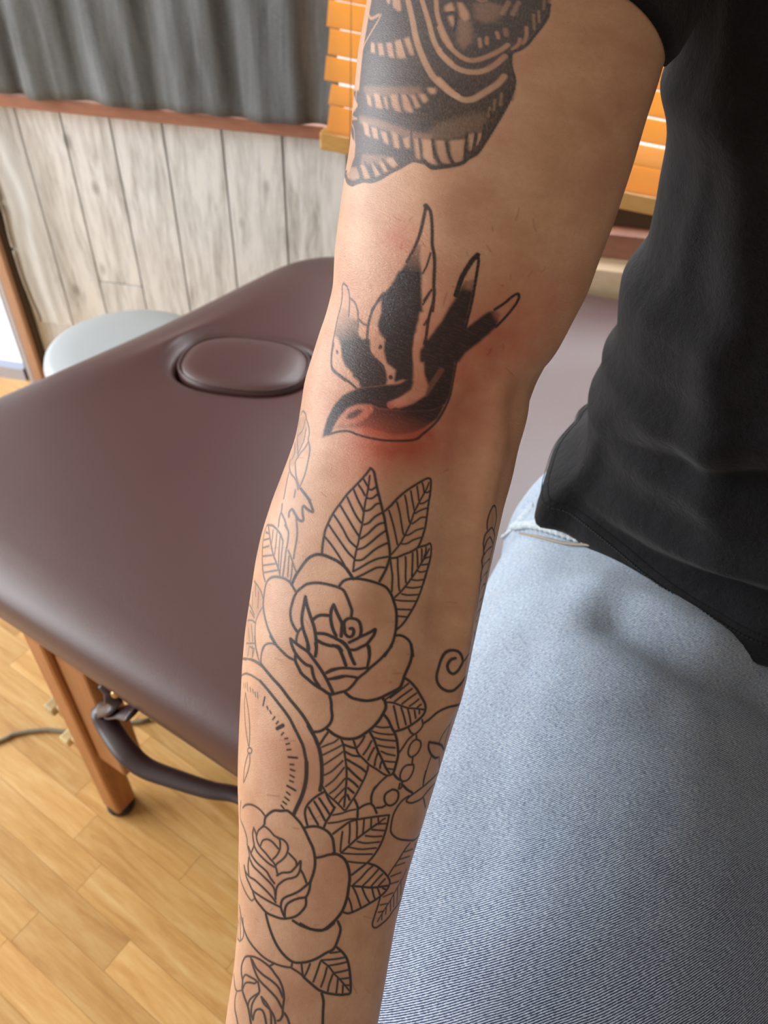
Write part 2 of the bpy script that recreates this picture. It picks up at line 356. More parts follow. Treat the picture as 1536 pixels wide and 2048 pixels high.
prof = [(.25, .008), (.5, .0075), (.72, .006), (.84, .003), (.90, -.001), (.93, -.008), (.935, -.03)]
for t in TH:
    h = ell(t, ha-.004, hb-.004)
    for f_, dz in prof: vs.append((hc[0]+h*f_/.935*.97*math.cos(t), hc[1]+h*f_/.935*.97*math.sin(t), TZ+dz))
n_ = len(prof)
for i in range(N):
    a, b = 1+i*n_, 1+((i+1) % N)*n_; fs.append((0, a, b))
    for j in range(n_-1): fs.append((a+j, a+j+1, b+j+1, b+j))
pl = keep(mesh('face_hole_plug', vs, fs, LEATHER), tab)
seam = [(hc[0]+ell(t, ha-.006, hb-.006)*.97*math.cos(t), hc[1]+ell(t, ha-.006, hb-.006)*.97*math.sin(t), TZ+.001) for t in list(TH)+[0]]
keep(sweep('plug_piping', seam, .0016, LEATHER, None, 6, cap=False), tab)
# frame and legs under the pad
nd = np.array([-.863, .504, 0]); ns = np.array([.504, .863, 0])        # along the near edge, and inwards
NL = np.array([-.4257, .521, 0]) ; 
def tb_(name, along, inw, z, ha_, hi_, hz_, mt, bev=.002): return keep(box(name, NL+nd*along+ns*inw+np.array([0, 0, z]), nd*ha_, ns*hi_, (0, 0, hz_), mt, None, bev), tab)
tb_('side_rail', -.45, .075, .424, .62, .012, .018, WOODT)
tb_('side_rail', -.45, .62, .424, .55, .012, .018, WOODT)
tb_('end_rail', .17, .35, .424, .012, .28, .018, WOODT)
foot = onz(232, 1630, .0); fl = foot[:2]
e1 = np.array([fl[0], fl[1], 0])-NL; al0, in0 = e1@nd+.004, e1@ns+.016
def leg(al, inn):
    g_ = NL+nd*al+ns*inn
    lo = keep(box('leg', g_+np.array([0, 0, .228]), nd*.0175, ns*.018, (0, 0, .213), WOODT, None, .005), tab)
    u_ = keep(box('leg_upper', g_-nd*.044+ns*.006+np.array([0, 0, .30]), nd*.026, ns*.017, (0, 0, .118), WOODT, None, .004), tab)
    keep(sweep('rubber_foot', [g_+np.array([0, 0, .0]), g_+np.array([0, 0, .008]), g_+np.array([0, 0, .016])], (.0185, .021, .020), RUBBER, None, 16), tab)
    for z in (.245, .165):
        c = g_+nd*.016; kb = empty('k', (0, 0, 0), None, None); bpy.data.objects.remove(kb)
        keep(sweep('bolt', [c+np.array([0, 0, z]), c+nd*.02+np.array([0, 0, z])], .004, BRASS, None, 10), tab)
        bm = bmesh.new(); box_bm(bm, c+nd*.012+np.array([0, 0, z]), nd*.011, ns*.011, (0, 0, .012), .003)
        box_bm(bm, c+nd*.030+np.array([0, 0, z+.003]), nd*.009, ns*.018, (0, 0, .007), .003)
        keep(from_bm('wing_knob', bm, KNOBM, None, False), tab)
leg(al0, in0); leg(al0-1.05, in0); leg(al0+.0, in0+.52); leg(al0-1.05, in0+.6)
# carrying strap on the near side
def un(x, y, z=.455): return onz(x, y, z)
hp = [un(205, 1368, .452), un(222, 1392, .444), un(226, 1412, .428), un(205, 1420, .41), un(215, 1448, .40), un(250, 1500, .395), un(290, 1535, .39), un(350, 1558, .39), un(420, 1580, .392), un(480, 1592, .395), un(560, 1640, .40)]
st = sweep('carry_strap', spline(hp, n=6), [.0055]*5+list(np.linspace(.007, .012, 8))+[.0125]*20+list(np.linspace(.012, .008, 28)), STRAPM, None, 14, .45); keep(st, tab)
lp = keep(sweep('strap_tab', spline([un(268, 1425, .446), un(250, 1422, .432), un(228, 1426, .415), un(208, 1424, .41)], n=6), .012, STRAPM, None, 12, .25, up=tuple(nd)), tab)
bk = un(233, 1386, .45); bm = bmesh.new(); bmesh.ops.create_uvsphere(bm, u_segments=16, v_segments=10, radius=.006); bmesh.ops.translate(bm, verts=bm.verts, vec=Vector(bk)); keep(from_bm('buckle_stud', bm, BRASS), tab)
# cable on the floor
cb = sweep('power_cable', spline([onz(-160, 1545, .004), onz(0, 1482, .004), onz(30, 1468, .004), onz(90, 1460, .004), onz(150, 1462, .004), onz(300, 1440, .004)], n=8), .0035, CABLEM, None, 10)
tag(cb, 'thin grey cable lying on the wooden floor beside the table leg', 'cable')

# ------------------------------------------------------------------ grey stool beyond the head end
sc_ = np.array([-.475, 1.185]); stl = empty('stool', (sc_[0], sc_[1], 0), 'round pale grey vinyl stool between the table head and the plank wall', 'stool')
pr = [(r_, z_-.03) for r_, z_ in ((0, .372), (.125, .372), (.145, .378), (.150, .392), (.146, .404), (.132, .411), (.09, .414), (.05, .415), (0, .415))]
vs = []; fs = []
for t in range(48):
    for r, z in pr: vs.append((sc_[0]+r*math.cos(t*math.pi/24), sc_[1]+r*math.sin(t*math.pi/24), z))
for t in range(48):
    for j in range(len(pr)-1): a = t*9+j; b = ((t+1) % 48)*9+j; fs.append((a, b, b+1, a+1))
keep(mesh('seat', vs, fs, GREYV), stl)
keep(sweep('stem', [(sc_[0], sc_[1], .06), (sc_[0], sc_[1], .342)], .018, ALU, None, 16), stl)
for q in range(5):
    a = q*2*math.pi/5+.3; d = np.array([math.cos(a), math.sin(a), 0])
    c0 = np.array([sc_[0], sc_[1], .07]); keep(sweep('foot_arm', [c0, c0+d*.08+np.array([0, 0, -.01]), c0+d*.15+np.array([0, 0, -.03])], (.014, .012, .009), ALU, None, 10), stl)
    keep(sweep('caster', [c0+d*.15+np.array([-.01*d[1], .01*d[0], -.049]), c0+d*.15+np.array([.01*d[1], -.01*d[0], -.049])], .021, RUBBER, None, 16), stl)

TATTOO = """
A1 F .93 .35 .55|320 -400 130 700 90 1200 70 1536 130 1640 200 1640 500 1600 1000 1500 1700 1600 1990 1500 2400 1400 2430 1180 2400 1000 2380 900 2390 740 2500 690 2600 620 2660 520 2790 370 2880 250 2910 100 2930 -400
A3 F .93 .35 .5|200 0 120 1180 150 1320 200 1420 280 1450 400 1400 560 1400 700 1350 850 1260 1000 1190 1150 1110 1220 1080 1400 1140 1536 1200 1560 0
A4 F .95 .35 .1|-100 -60 -100 1220 0 1290 60 1360 150 1390 400 1370 560 1330 640 1240 780 1170 880 1000 980 870 1100 650 1240 430 1330 200 1370 60 1340 -60
A4 E .18 1.8|60 780 300 640 600 560 900 480 960 640 870 830 620 900 300 940 80 920
A3 E .35 1.4|360 380 640 440 900 520 1200 640 1500 700 1500 800 1150 760 850 640 600 560 380 520
A3 E .3 1.2|420 -60 1300 -60 1380 120 1000 90 480 90
A3 E .35 1.2|420 980 700 1000 980 1060 800 1120 480 1140 380 1180
A2 E .35 1.2|230 260 420 280 450 560 300 700 230 560
A2 E .3 1.2|450 40 700 20 860 90 820 260 620 330 480 250
A1 X 11 .74|930 -60 1000 250 1060 550 1150 800 1280 1050 1450 1220 1536 1290 1620 1340
A2 X 10 .74|-20 1110 100 1235 200 1325 270 1372 340 1395 410 1388 480 1365 610 1285 790 1165 880 1060
A1 X 9 .76|1120 -60 1230 300 1300 560 1400 740 1536 870
A2 X 9 .76|-20 690 0 740 130 880 280 970 450 1000 600 980 750 900 890 780
A1 X 8 .76|1330 -60 1350 200 1430 430 1536 640
A2 X 8 .76|-20 380 60 560 200 720 350 820 500 830 700 760 850 680 930 620
A1 E .8 .3|630 -60 700 -60 690 60 660 40;725 -60 830 -60 850 130 820 160 740 100
A1 E .8 .3|430 590 480 600 490 740 430 720;520 600 590 600 615 770 550 770;635 590 720 590 755 800 680 790;760 570 850 540 925 800 830 815 790 780;885 540 960 510 1035 760 980 770 930 660
A3 E .8 .3|480 60 540 100 565 260 500 210;590 40 680 60 740 290 630 270;735 100 785 90 820 300 775 270;840 70 945 60 1010 340 930 320 880 250;1010 60 1100 80 1205 340 1120 345 1050 280;1150 60 1220 80 1305 250 1240 290;1290 50 1370 60 1425 150 1370 205 1320 150;1400 -40 1536 -40 1536 50 1450 60
A3 E .8 .3|420 480 500 500 540 720 460 680;550 560 640 580 670 750 590 730;690 620 790 650 830 850 750 790;860 620 960 680 1000 900 910 880;1035 740 1140 720 1155 890 1090 900;1210 740 1290 760 1325 1080 1250 1060;1340 760 1480 800 1530 1140 1400 1060
A4 E .8 .3|-30 930 90 930 130 1200 200 1330 60 1290 -30 1200;165 950 295 950 340 1200 390 1310 250 1290 190 1120;375 950 600 930 590 1180 540 1280 430 1285 395 1150;655 850 745 830 735 1080 670 1110;790 830 875 820 830 980 770 1065
A3 E .8 .3|385 1140 450 1150 545 1350 450 1355;550 1110 600 1150 705 1290 620 1325;670 1090 760 1120 815 1250 750 1265;790 1040 900 1040 975 1150 880 1195 820 1120
A3 E .6 .4|170 1180 330 1180 380 1345 280 1385 190 1340
A1 X 4 .8|570 200 520 300 420 470 340 620 280 820 240 1050 230 1300 210 1536
A1 X 6 .8|380 150 430 250 540 205
A3 X 4 .7|330 0 270 300 250 480 290 600 300 800 280 1000 240 1160
A3 X 5 .6|240 560 210 900 200 1060
A2 E .85 .3|230 30 300 30 390 170 400 260 330 290 270 230;60 80 150 20 195 120 180 155 60 160;100 215 180 215 190 330 150 380
A2 X 6 .7|1190 380 1190 500 1150 600;1000 680 1080 610 1100 540;540 540 550 640;640 520 640 600;780 450 800 520
A2 X 8 .4|900 410 910 480;1080 30 1000 190;940 30 860 180
A2 X 4 .5|1290 200 1300 400;1360 150 1370 300;1440 0 1430 120;500 -20 560 10 640 0
A4 X 4 .35|1060 300 1040 450;1160 200 1140 380;980 420 960 560
A3 L 6.5 .35|150 1240 180 1390 260 1450 340 1420 450 1390 560 1400 700 1350 850 1260 1000 1190 1150 1110 1220 1090 1300 1110 1400 1140 1536 1200
A4 L 7 .1|0 1260 60 1330 150 1370 400 1330 560 1290 640 1220 780 1130 900 950 1050 700 1150 530 1270 300 1340 120
A4 L 5.5 .1|120 930 150 1130 230 1290;330 990 370 1180 430 1290;630 820 620 1000 600 1200;770 830 740 1040 720 1120;900 700 870 900 800 1050;1000 480 990 620 960 760
A2 L 6 .1|1510 60 1480 230 1400 360 1280 510 1200 610 1100 680 990 730 970 850 990 980 1020 1080 1020 1180 970 1300 880 1500;60 180 200 180 210 330 190 420
A3 L 5 .4|560 100 590 270;700 100 750 290;820 150 840 310;980 60 1000 200 1040 320;1110 80 1200 240;1240 60 1310 210;650 570 680 740;810 640 840 840;990 700 1010 900;1170 640 1190 900 1200 1060;1300 760 1340 1060;1500 780 1536 1060;450 1090 520 1240 570 1340;600 1100 690 1260;730 1050 820 1220;910 1040 990 1150
A1 L 5 .4|490 560 500 740;600 580 640 780;730 560 770 790;850 520 930 790;960 430 1060 780 1150 950 1300 1210
A6 G .4 700 560 .35 520 1000 1|640 600 720 620 700 820 730 1000 700 1150 720 1350 740 1560 160 1560 150 1380 330 1120 500 880 610 700
A5 F 1 .35 0|1430 0 1420 200 1430 450 1400 600 1320 900 1290 1100 1300 1300 1290 1560 1060 1500 1060 1350 920 1250 910 1100 900 960 830 880 800 760 830 640 890 430 850 350 1000 200 1100 0
A5 G .5 330 500 .12 400 1000 .95|290 480 400 560 410 640 530 700 540 900 640 1020 680 1110 720 1180 850 1300 890 1400 900 1560 540 1560 440 1420 340 1320 300 1200 290 1060 260 960 200 900 230 750
A8 F 1 .35 0|710 -20 985 -20 1000 200 960 380 800 430 820 300 730 230 700 100
A8 F .97 .35 0|260 -20 560 -20 570 130 640 200 720 300 740 400 720 460 460 490 440 400 380 370 390 310 300 250 270 130
A8 F 1 .35 0|70 990 120 800 190 660 280 550 440 480 700 450 850 440 960 380 1010 420 980 500 880 570 760 640 850 690 1000 640 1120 560 1150 450 1110 330 1100 -20 1560 -20 1460 160 1440 200 1410 400 1390 560 1340 650 1250 700 1150 720 900 730 640 690 560 650 430 650 330 690 250 780 200 860 160 960
A8 G .9 850 700 .98 780 1010 .30|560 650 640 690 900 710 1200 700 1340 640 1260 790 1120 890 960 950 800 970 650 930 520 890 330 900 200 890 250 850 430 840 530 790 600 700
A8 X 13 .8|1060 -40 1040 150 1060 300 1060 420 1010 540 900 610 770 655
A8 X 9 .25|1290 300 1200 430 1130 540
A8 E .6 .6|245 800 330 700 430 660 560 680 590 730 520 800 430 850 330 870 245 850
A8 F .85 .35 .3|310 800 350 740 430 700 500 710 440 770 380 800
A8 L 4.5 .25|130 960 250 930 350 930 450 970 600 1010 750 1030 1000 1015 1100 950 1250 820 1340 680 1390 560 1410 400 1440 220 1470 160;190 30 170 150 170 260 210 320 290 380 370 440 430 500
A8 L 7 .3|770 370 772 378
A7 F 1 .35 0|560 640 680 420 840 400 800 600 760 760 720 950 690 1080 850 960 1000 850 1100 830 1180 880 1130 1060 1000 1180 860 1300 700 1420 600 1560 60 1560 60 1400 200 1200 350 1000 440 830
A7 E .5 1.2|690 360 830 400 800 560 660 520;1060 850 1180 820 1250 880 1130 1000
A7 L 5 0|860 60 872 150 850 300 820 480 780 700 720 950 690 1080;1100 820 1250 720 1330 650 1420 600 1440 650 1400 740 1300 870 1200 980 1120 1060
A7 L 8 0|860 60 790 130 730 220 670 320 620 430 560 620
A7 L 5 .1|250 -40 270 150 270 350 260 500 270 560 250 720 200 900 170 1050 150 1200 120 1300
A6 L 5.5 .15|790 75 760 230 700 480 620 680 520 860;790 75 850 180 870 400 870 620 900 780 900 950 890 1150 890 1350 870 1536
A6 L 8 .15|780 90 800 120
A6 L 3.5 .1|850 740 800 900 740 1020;860 1240 800 1350 740 1450
A6 L 4.5 .3|20 1536 60 1470 150 1370 250 1260
A5 L 5 .3|890 310 800 430 720 580 680 720 660 850 660 1000 680 1100 720 1180 800 1260 870 1330 890 1400
A5 L 3.5 .1|1536 290 1450 420;1536 620 1450 760
A5 L 5 .3|840 1050 850 1070 830 1075;235 1130 240 1145
A5 L 4 .6|330 175 310 220 310 350 290 500 250 650 220 800 200 900 180 1000 160 1150 160 1280 170 1380 240 1450 350 1536;330 175 380 230 410 350 410 480 400 640;410 380 480 440 520 540 530 650 530 790;540 680 600 740 660 760
B3 L 4.6 .05|685 105 640 170 560 260 480 340 400 420 320 520 230 640 170 750 125 860 105 960 90 1060 85 1140;685 105 725 150 745 260 765 370 790 480 820 610 845 720 865 850 890 980 905 1100 905 1180 885 1260 850 1350 780 1480
B3 L 3.6 0|675 200 660 320 640 430 620 520 600 650 580 790 555 900 530 1020 510 1100 485 1220 470 1350
B3 L 4 0|600 240 640 310 660 345;530 295 580 370 615 440;480 365 530 490 575 580 600 640;400 455 455 580 510 690 565 770;315 555 370 650 440 770 500 870 545 940;235 670 290 750 350 850 420 980 510 1070;165 780 240 890 330 1020 410 1130 480 1200;125 940 200 1030 270 1130 340 1240 400 1350 460 1430
B3 L 4 0|660 365 700 370 760 325;640 475 700 475 770 420;620 630 680 610 750 545 800 535;600 795 660 770 730 700 810 650;560 965 640 910 720 830 780 785 850 765;520 1095 600 1070 690 1000 780 920 870 855;500 1225 570 1220 640 1170 720 1100 800 1050 885 1010;470 1360 560 1310 660 1250 760 1205 880 1180;490 1440 580 1400 680 1345 760 1310 850 1310
B3 L 4.2 .05|850 625 920 560 1000 470 1100 380 1200 310 1300 250 1380 210 1425 215 1435 260 1430 380 1410 500 1395 620 1370 800 1330 920 1290 1010 1260 1060
B3 L 3.4 0|1410 260 1370 350 1310 450 1250 560 1210 640 1170 760 1100 900 1040 1010 960 1110 900 1175;1320 265 1335 320 1345 380;1250 310 1265 400 1275 480;1170 370 1190 480 1215 600;1095 425 1120 540 1135 650 1155 750;995 510 1030 640 1050 760 1075 900;900 620 930 720 960 830 985 950 1000 1030;1350 380 1390 380 1425 355;1290 520 1340 510 1405 470;1230 640 1300 600 1395 570;1190 770 1250 730 1310 690 1380 685;1090 920 1160 900 1240 850 1340 820;1050 1020 1120 1015 1200 970 1310 935
B3 L 4.2 0|905 1195 980 1190 1080 1150 1180 1110 1270 1060 1370 1035 1430 1010 1450 1060 1435 1180 1400 1290 1360 1430 1320 1536
B5 L 4.2 0|1410 200 1380 300 1330 430 1270 620 1190 800 1100 950 1010 1080 920 1165
B5 L 3.8 0|1400 40 1330 150 1250 270 1170 390 1080 510 980 630 870 730
B5 L 3.6 0|825 170 840 300 855 420 850 560 845 640;930 180 930 300 940 430 945 560 955 620;1040 150 1045 250 1040 400 1045 510;1145 100 1140 220 1135 350 1130 420;1210 60 1215 180 1215 290;1280 40 1280 130 1275 220;1350 20 1340 90 1310 160;1300 190 1350 165 1410 150;1270 265 1330 260 1385 250;1210 350 1270 365 1340 350;1130 470 1210 480 1305 470;1060 575 1150 585 1270 570;990 670 1080 685 1250 680;890 750 1000 765 1190 770;905 880 1010 885 1130 890;915 975 1000 985 1080 990
B4 L 5.6 0|650 540 700 420 760 330 830 230 900 160 1000 120 1100 130 1200 170 1300 220 1400 300 1460 380 1510 460
B4 L 5.2 .05|720 640 790 580 870 530 1000 515 1130 530 1250 560 1310 580 1380 620 1430 720 1470 830 1490 900 1475 1000;720 640 680 720 650 820 630 920 640 1030 670 1110 720 1190
B5 L 5 0|130 560 190 490 280 460 400 460 520 480 650 520 760 570 830 660 870 760 905 880 915 1000 910 1130 895 1230 870 1330 820 1430 750 1536
B7 L 5 0|945 0 880 80 800 170 720 240 660 290 600 350 500 430 430 520 350 590 250 620 150 645 100 630;620 290 500 305 350 295 250 300 150 330 80 360;500 425 420 410 300 400 200 420 130 440;645 0 655 100 640 200 625 270
B4 L 4.6 .4|620 500 560 460 500 440 430 430 370 440 320 480 290 540 270 650 255 780 260 900 290 1050 330 1180 390 1300 450 1400 560 1510
B4 L 4.8 .2|620 500 660 560 700 630;780 1150 740 1200 715 1280 710 1340
B6 L 5 .15|280 0 350 110 430 200 500 270 560 310 620 335
B4 L 4 .4|420 1375 360 1360 290 1375 245 1430 225 1536
B6 L 4 .3|200 140 165 220 150 320 155 400
B6 L 6 .1|155 400 220 480 320 600 430 720 540 870 640 990 740 1120 830 1270 880 1370 930 1500
B6 L 4 .4|0 320 80 350 155 400
C5 L 6.5 .05|190 70 240 160 290 250 330 350 360 460 380 600 385 700 385 800 380 900 360 1010
C4 L 4 .4|130 90 200 90 270 115 330 150 380 190;130 290 180 265 240 280 290 310 350 350
C4 L 5.6 .1|350 350 420 430 500 530 570 620 640 710 700 800 750 900 810 1020 850 1110 870 1200 890 1300
C4 L 7 .05|890 1300 890 1400 885 1500 865 1600 830 1710 780 1820 745 1900
C4 L 4 .05|405 540 385 635;680 1240 780 1248;665 1575 710 1600 760 1630
C4 L 7 .05|615 870 550 905
C4 L 3.4 .05|430 650 440 680;465 700 480 730;520 770 500 800;560 825 540 850;600 980 620 955;640 1025 670 1020;655 1090 690 1080;665 1155 705 1150;700 1325 740 1328;705 1385 750 1400;700 1450 745 1475;695 1515 735 1530;660 1650 695 1680;640 1710 685 1745;615 1760 655 1790;595 1805 625 1840
C4 L 2.6 .3|200 370 208 470;235 430 240 475;265 450 272 490;290 480 300 530;320 490 325 550;180 380 182 430;160 380 162 430
C4 L 2.8 .3|180 490 170 600 175 800 190 950 215 1110;182 490 205 640 225 800 230 950 225 1110;230 1130 250 1145 255 1175 240 1195 215 1190 205 1160 215 1135 230 1130;215 1195 185 1290 165 1400 158 1530;230 1200 230 1300 210 1400 175 1500 158 1535
B4 L 6 0|840 710 820 820 795 950 790 1050 810 1170 850 1290 880 1400 880 1460;840 710 860 820 890 920 920 1010 960 1130 980 1250 990 1380 985 1500;935 1040 990 990 1060 965 1180 970;1240 820 1205 900 1195 1000 1210 1110 1240 1200 1265 1250;1240 820 1280 920 1320 1010 1350 1080 1345 1180 1335 1260;990 1220 1100 1225 1200 1260 1300 1310 1380 1370 1440 1450 1470 1536;990 1310 1080 1360 1180 1390 1290 1400 1340 1460
B5 L 5.6 0|275 1150 310 1150 325 1200 300 1255 250 1265 205 1220 195 1140 195 1060 250 1010 330 1010 390 1040 420 1110 425 1200 400 1270 330 1310 260 1345;400 1270 470 1240 550 1200 620 1160 600 1240 550 1310 500 1370 420 1410 350 1445 280 1450;510 1370 535 1450 540 1536
B6 L 6 0|1200 40 1300 90 1360 170 1400 280 1450 390;1150 130 1230 170 1280 270 1330 410;910 100 920 180 905 280;800 100 800 190
B6 L 5.8 0|560 40 620 90 700 150 800 220 870 310 950 420 1010 510 1060 600 1110 700 1150 790;560 40 580 130 630 240 700 330 780 400 850 430 870 520 900 610 960 700;630 270 630 350 670 440 720 530 800 600 870 660 940 710 1010 750 1080 800 1130 815
B6 L 5.2 0|1060 510 1130 470 1230 450 1300 445;1090 600 1200 590 1320 560;1100 820 1125 920 1130 1030 1140 1130 1110 1220 1040 1290 960 1330 870 1340
B7 L 5.6 0|330 620 400 680 480 710 600 730 700 720 800 690 900 640 1000 590 1060 550 1100 460 1120 390 1160 300 1200 200 1220 100 1210 -20;90 1110 180 1180 290 1230 400 1240 500 1220 600 1160 700 1080 780 990 840 890 870 820 860 740 830 700
B5 L 5 0|1150 1536 1135 1420 1100 1330 1030 1270 960 1245 900 1250
B7 L 5 .05|1130 430 1200 480 1280 570 1340 670 1390 760 1400 840 1370 920 1300 990 1200 1060 1100 1110 1010 1135
B7 L 3.8 0|870 750 960 755 1060 790 1160 825 1270 835 1400 850;990 740 1080 670 1150 620 1220 570;1090 770 1180 700 1280 630;1190 800 1250 760 1310 710;1290 820 1340 780;870 710 940 660 1010 610;930 690 1060 590 1170 500;975 800 1000 900 1020 1000 1045 1100;1075 820 1110 930 1140 1050;1165 840 1190 940 1205 1030;1255 860 1270 960;1320 860 1320 900
C2 L 5 0|290 370 350 450 400 560 450 650 480 750 495 870 500 980 480 1080 450 1190 430 1250
C5 L 4 0|850 290 880 380 920 480 1000 560 1080 640 1180 700 1280 770 1350 795 1410 780
C5 L 4.6 0|1090 165 1150 280 1200 420 1260 550 1320 680 1370 760
C2 L 3.6 0|165 545 270 560 385 550;100 615 210 650 350 665 430 665;140 715 250 745 460 765;190 830 300 855 450 870;240 925 330 965 450 990;290 1075 380 1085 470 1090;350 1190 400 1200 440 1195
C5 L 3.8 0|1010 220 960 310 900 385;1110 290 1060 390 990 490;1150 390 1100 480 1060 570;1200 470 1170 560 1155 650;1260 590 1240 640 1235 690;400 960 450 1050 520 1120 600 1190 680 1270 710 1300 740 1290 800 1200 880 1080 950 950 1010 830 1050 720 1060 660
C5 L 4 0|665 260 700 350 715 450 730 560 745 700 745 850 735 1000 720 1150 710 1250
C5 L 3.4 0|385 380 480 340 560 310 620 265;390 500 490 450 590 400 690 345;420 635 520 570 610 510 690 450;420 790 520 740 620 650 690 580;440 955 550 870 640 770 710 680;500 1060 590 990 680 890 720 840;570 1130 650 1050 720 980;630 1200 690 1120 730 1080
C5 L 4.4 0|470 170 420 240 370 320 345 350;700 340 790 375 870 395;730 450 830 500 940 515;750 560 850 620 950 680 1030 745;760 680 850 770 960 870;770 840 850 900 910 960;770 980 850 1050;760 1080 790 1150
C7 L 4.4 0|300 65 220 110 140 170 80 240 55 320 65 400 85 480;100 260 150 360 215 470;170 190 230 290 300 420;230 150 290 240 360 350;310 80 350 170 410 260;420 260 370 350 320 430 290 500
C7 L 3.6 0|400 355 500 335 600 300 680 285;340 455 460 440 600 405 700 400
C7 L 4.4 0|660 160 700 250 700 380;710 280 770 240 850 215 900 250 935 330;870 220 870 130 900 40 930 0;940 265 1000 260 1040 240;1130 40 1190 60 1205 120 1180 190 1120 235 1060 225 1030 160 1050 90 1130 40
C5 L 4 0|1150 1000 1230 900 1340 800
C3 L 4 0|760 190 740 270
C2 L 4 .05|780 740 840 770 850 850 800 950 740 1000 690 1010 655 950 680 840 730 770 780 740;780 680 785 740;730 1000 715 1120;740 1130 740 1200 700 1300 640 1370 560 1380 530 1310 560 1210 630 1140 740 1130;560 1380 560 1460 530 1500;870 440 880 520 840 590 760 660 700 640 660 570;750 660 660 740 590 840 520 940
C2 L 5 .05|560 1430 640 1510 720 1560;420 1260 480 1330 540 1370;900 490 990 420 1100 300 1220 200 1330 160 1400 150 1430 220;980 785 1080 800 1170 830 1210 900;980 785 970 870 1010 970 1070 1025 1120 1020
C2 L 3.4 .1|1440 0 1380 120 1350 220 1310 400 1280 600 1240 750 1215 900;1290 500 1200 650 1130 800;1010 1010 960 1150 920 1300 890 1440;1140 1010 1145 1180
C3 L 4 .05|1380 0 1280 100 1180 190 1080 270 980 340 900 400 860 460 930 490 1030 460 1110 410 1180 320 1300 190;900 380 800 450 720 550 660 670 630 800 620 920 660 990 740 1040 850 1060 980 1060 1050 1000 1090 920;1130 420 1160 560;1160 0 1130 120 1120 220;800 210 860 280 940 330
C7 L 3.8 .05|1350 700 1280 790 1200 920 1130 1020 1080 1100;980 1370 950 1480 910 1600 885 1700 920 1740 990 1700 1080 1620 1150 1520;1420 700 1400 850 1370 980 1320 1150 1280 1300 1220 1430 1150 1520
C7 L 3 .05|1310 1020 1260 1130 1180 1270 1110 1400 1020 1540 950 1660;1270 810 1340 790 1390 770;1220 900 1350 860;1160 985 1290 940;1110 1110 1240 1060;1110 1200 1210 1170;1020 1360 1090 1330 1140 1310;980 1460 1080 1440;960 1550 1030 1530;1110 1400 1110 1530;1150 1340 1150 1480;1200 1240 1190 1440;1240 1150 1240 1330;1060 1470 1050 1570;1010 1540 1000 1640
C7 L 4.2 0|400 585 500 510 600 440 700 410 850 385 1000 365 1090 355;1090 355 1060 500 1010 660 950 780 880 880 810 950 720 1020 630 1090;500 820 600 730 700 640 820 550 940 465
C7 L 3.6 0|515 560 500 680 490 800;605 460 605 580 595 700;690 420 695 520 690 630;780 410 775 500 765 590;870 400 865 500;955 390 960 470;1040 395 1000 420 960 460;930 465 1060 460;880 535 1030 545;800 610 900 620 1000 615;700 680 800 700 970 685;600 750 740 775 930 760;520 825 680 835 880 835;580 925 700 940 810 945
C7 L 4.4 0|840 950 930 980 1010 1040 1080 1120 1100 1195 1050 1290 960 1370 850 1440 720 1510 600 1560 530 1550;630 1225 750 1235 900 1245 1090 1220
C7 L 3.8 0|650 1210 740 1130 820 1040 890 980;770 1220 880 1110 960 1020;870 1230 950 1140 1010 1080;960 1225 1040 1140;640 1230 690 1330 740 1480;590 1370 620 1450 635 1530;760 1250 800 1350 850 1430;880 1250 900 1340 920 1390;950 1250 980 1340;1010 1250 1050 1270
C6 L 4 .2|120 100 160 60 230 50 310 80 390 140 460 230
C6 L 5 .05|450 350 460 260 520 190 600 145 700 150 790 145 860 190 930 260 1000 340 1070 460 1130 590 1190 720 1220 860 1220 1000 1190 1130 1150 1240;1060 410 1150 390 1250 390 1340 420 1430 480 1490 570 1510 680 1520 780;1240 870 1340 850 1440 820 1536 815
C7 L 5.4 0|400 825 480 850 550 910 590 1010 605 1130 590 1260 570 1380 520 1520 450 1620 370 1700 280 1765 200 1770 100 1745 0 1690
C6 L 3.4 .4|90 0 80 150 85 280 140 420 180 560 190 680 215 800 230 900;65 950 80 1170 130 1330 190 1450 250 1525 290 1500
C6 L 4 .15|285 410 270 500 280 600 290 680 250 780;285 410 320 500 335 600 380 700 460 790 540 890 600 960 635 1060 650 1140;290 680 340 780 430 880 520 960 600 1010;330 530 350 460 400 410 450 390 520 440 600 530 670 570 690 650 680 750 630 840 580 890;390 680 420 610 480 585 550 610 620 680 660 730;650 565 730 590 790 650 810 730 780 830 720 900 640 960 620 1000;820 800 880 860 930 920 940 980
C6 L 4.2 .1|640 1140 720 1100 840 1090 900 1040 960 970 1000 920 1000 1000 985 1080 940 1150 870 1180 780 1200 700 1250 640 1320 620 1450;205 700 260 840 340 950 430 1030 490 1090 540 1180 600 1260;230 900 280 1000 370 1090 460 1180 540 1260 600 1350 620 1500;140 990 160 1080 220 1160 300 1210 400 1300 500 1400 580 1490 620 1550;140 990 170 1150 220 1270 270 1370 360 1440 470 1510 580 1570 680 1620;210 870 200 1000 210 1130;1000 1050 1050 1140 1090 1250;450 350 430 380 400 410
C6 L 4.6 .05|1160 1230 1080 1300 980 1380 880 1430 780 1470 720 1520 700 1620 730 1720 760 1780;1150 1270 1130 1380 1080 1470 980 1490 870 1530 790 1590 760 1680 760 1780;1085 1480 1080 1600 1010 1700 920 1770 800 1800 700 1800 580 1760 480 1710 390 1610 310 1500 270 1380
C6 L 4.4 .1|470 1720 490 1820 520 1920
C8 L 5 .05|450 150 475 250 510 360 560 480 620 580 700 670 780 720 870 725 960 710 1060 670 1160 610 1250 560 1300 450 1330 330 1300 240;770 230 850 280 950 320 1050 340 1160 330 1250 260
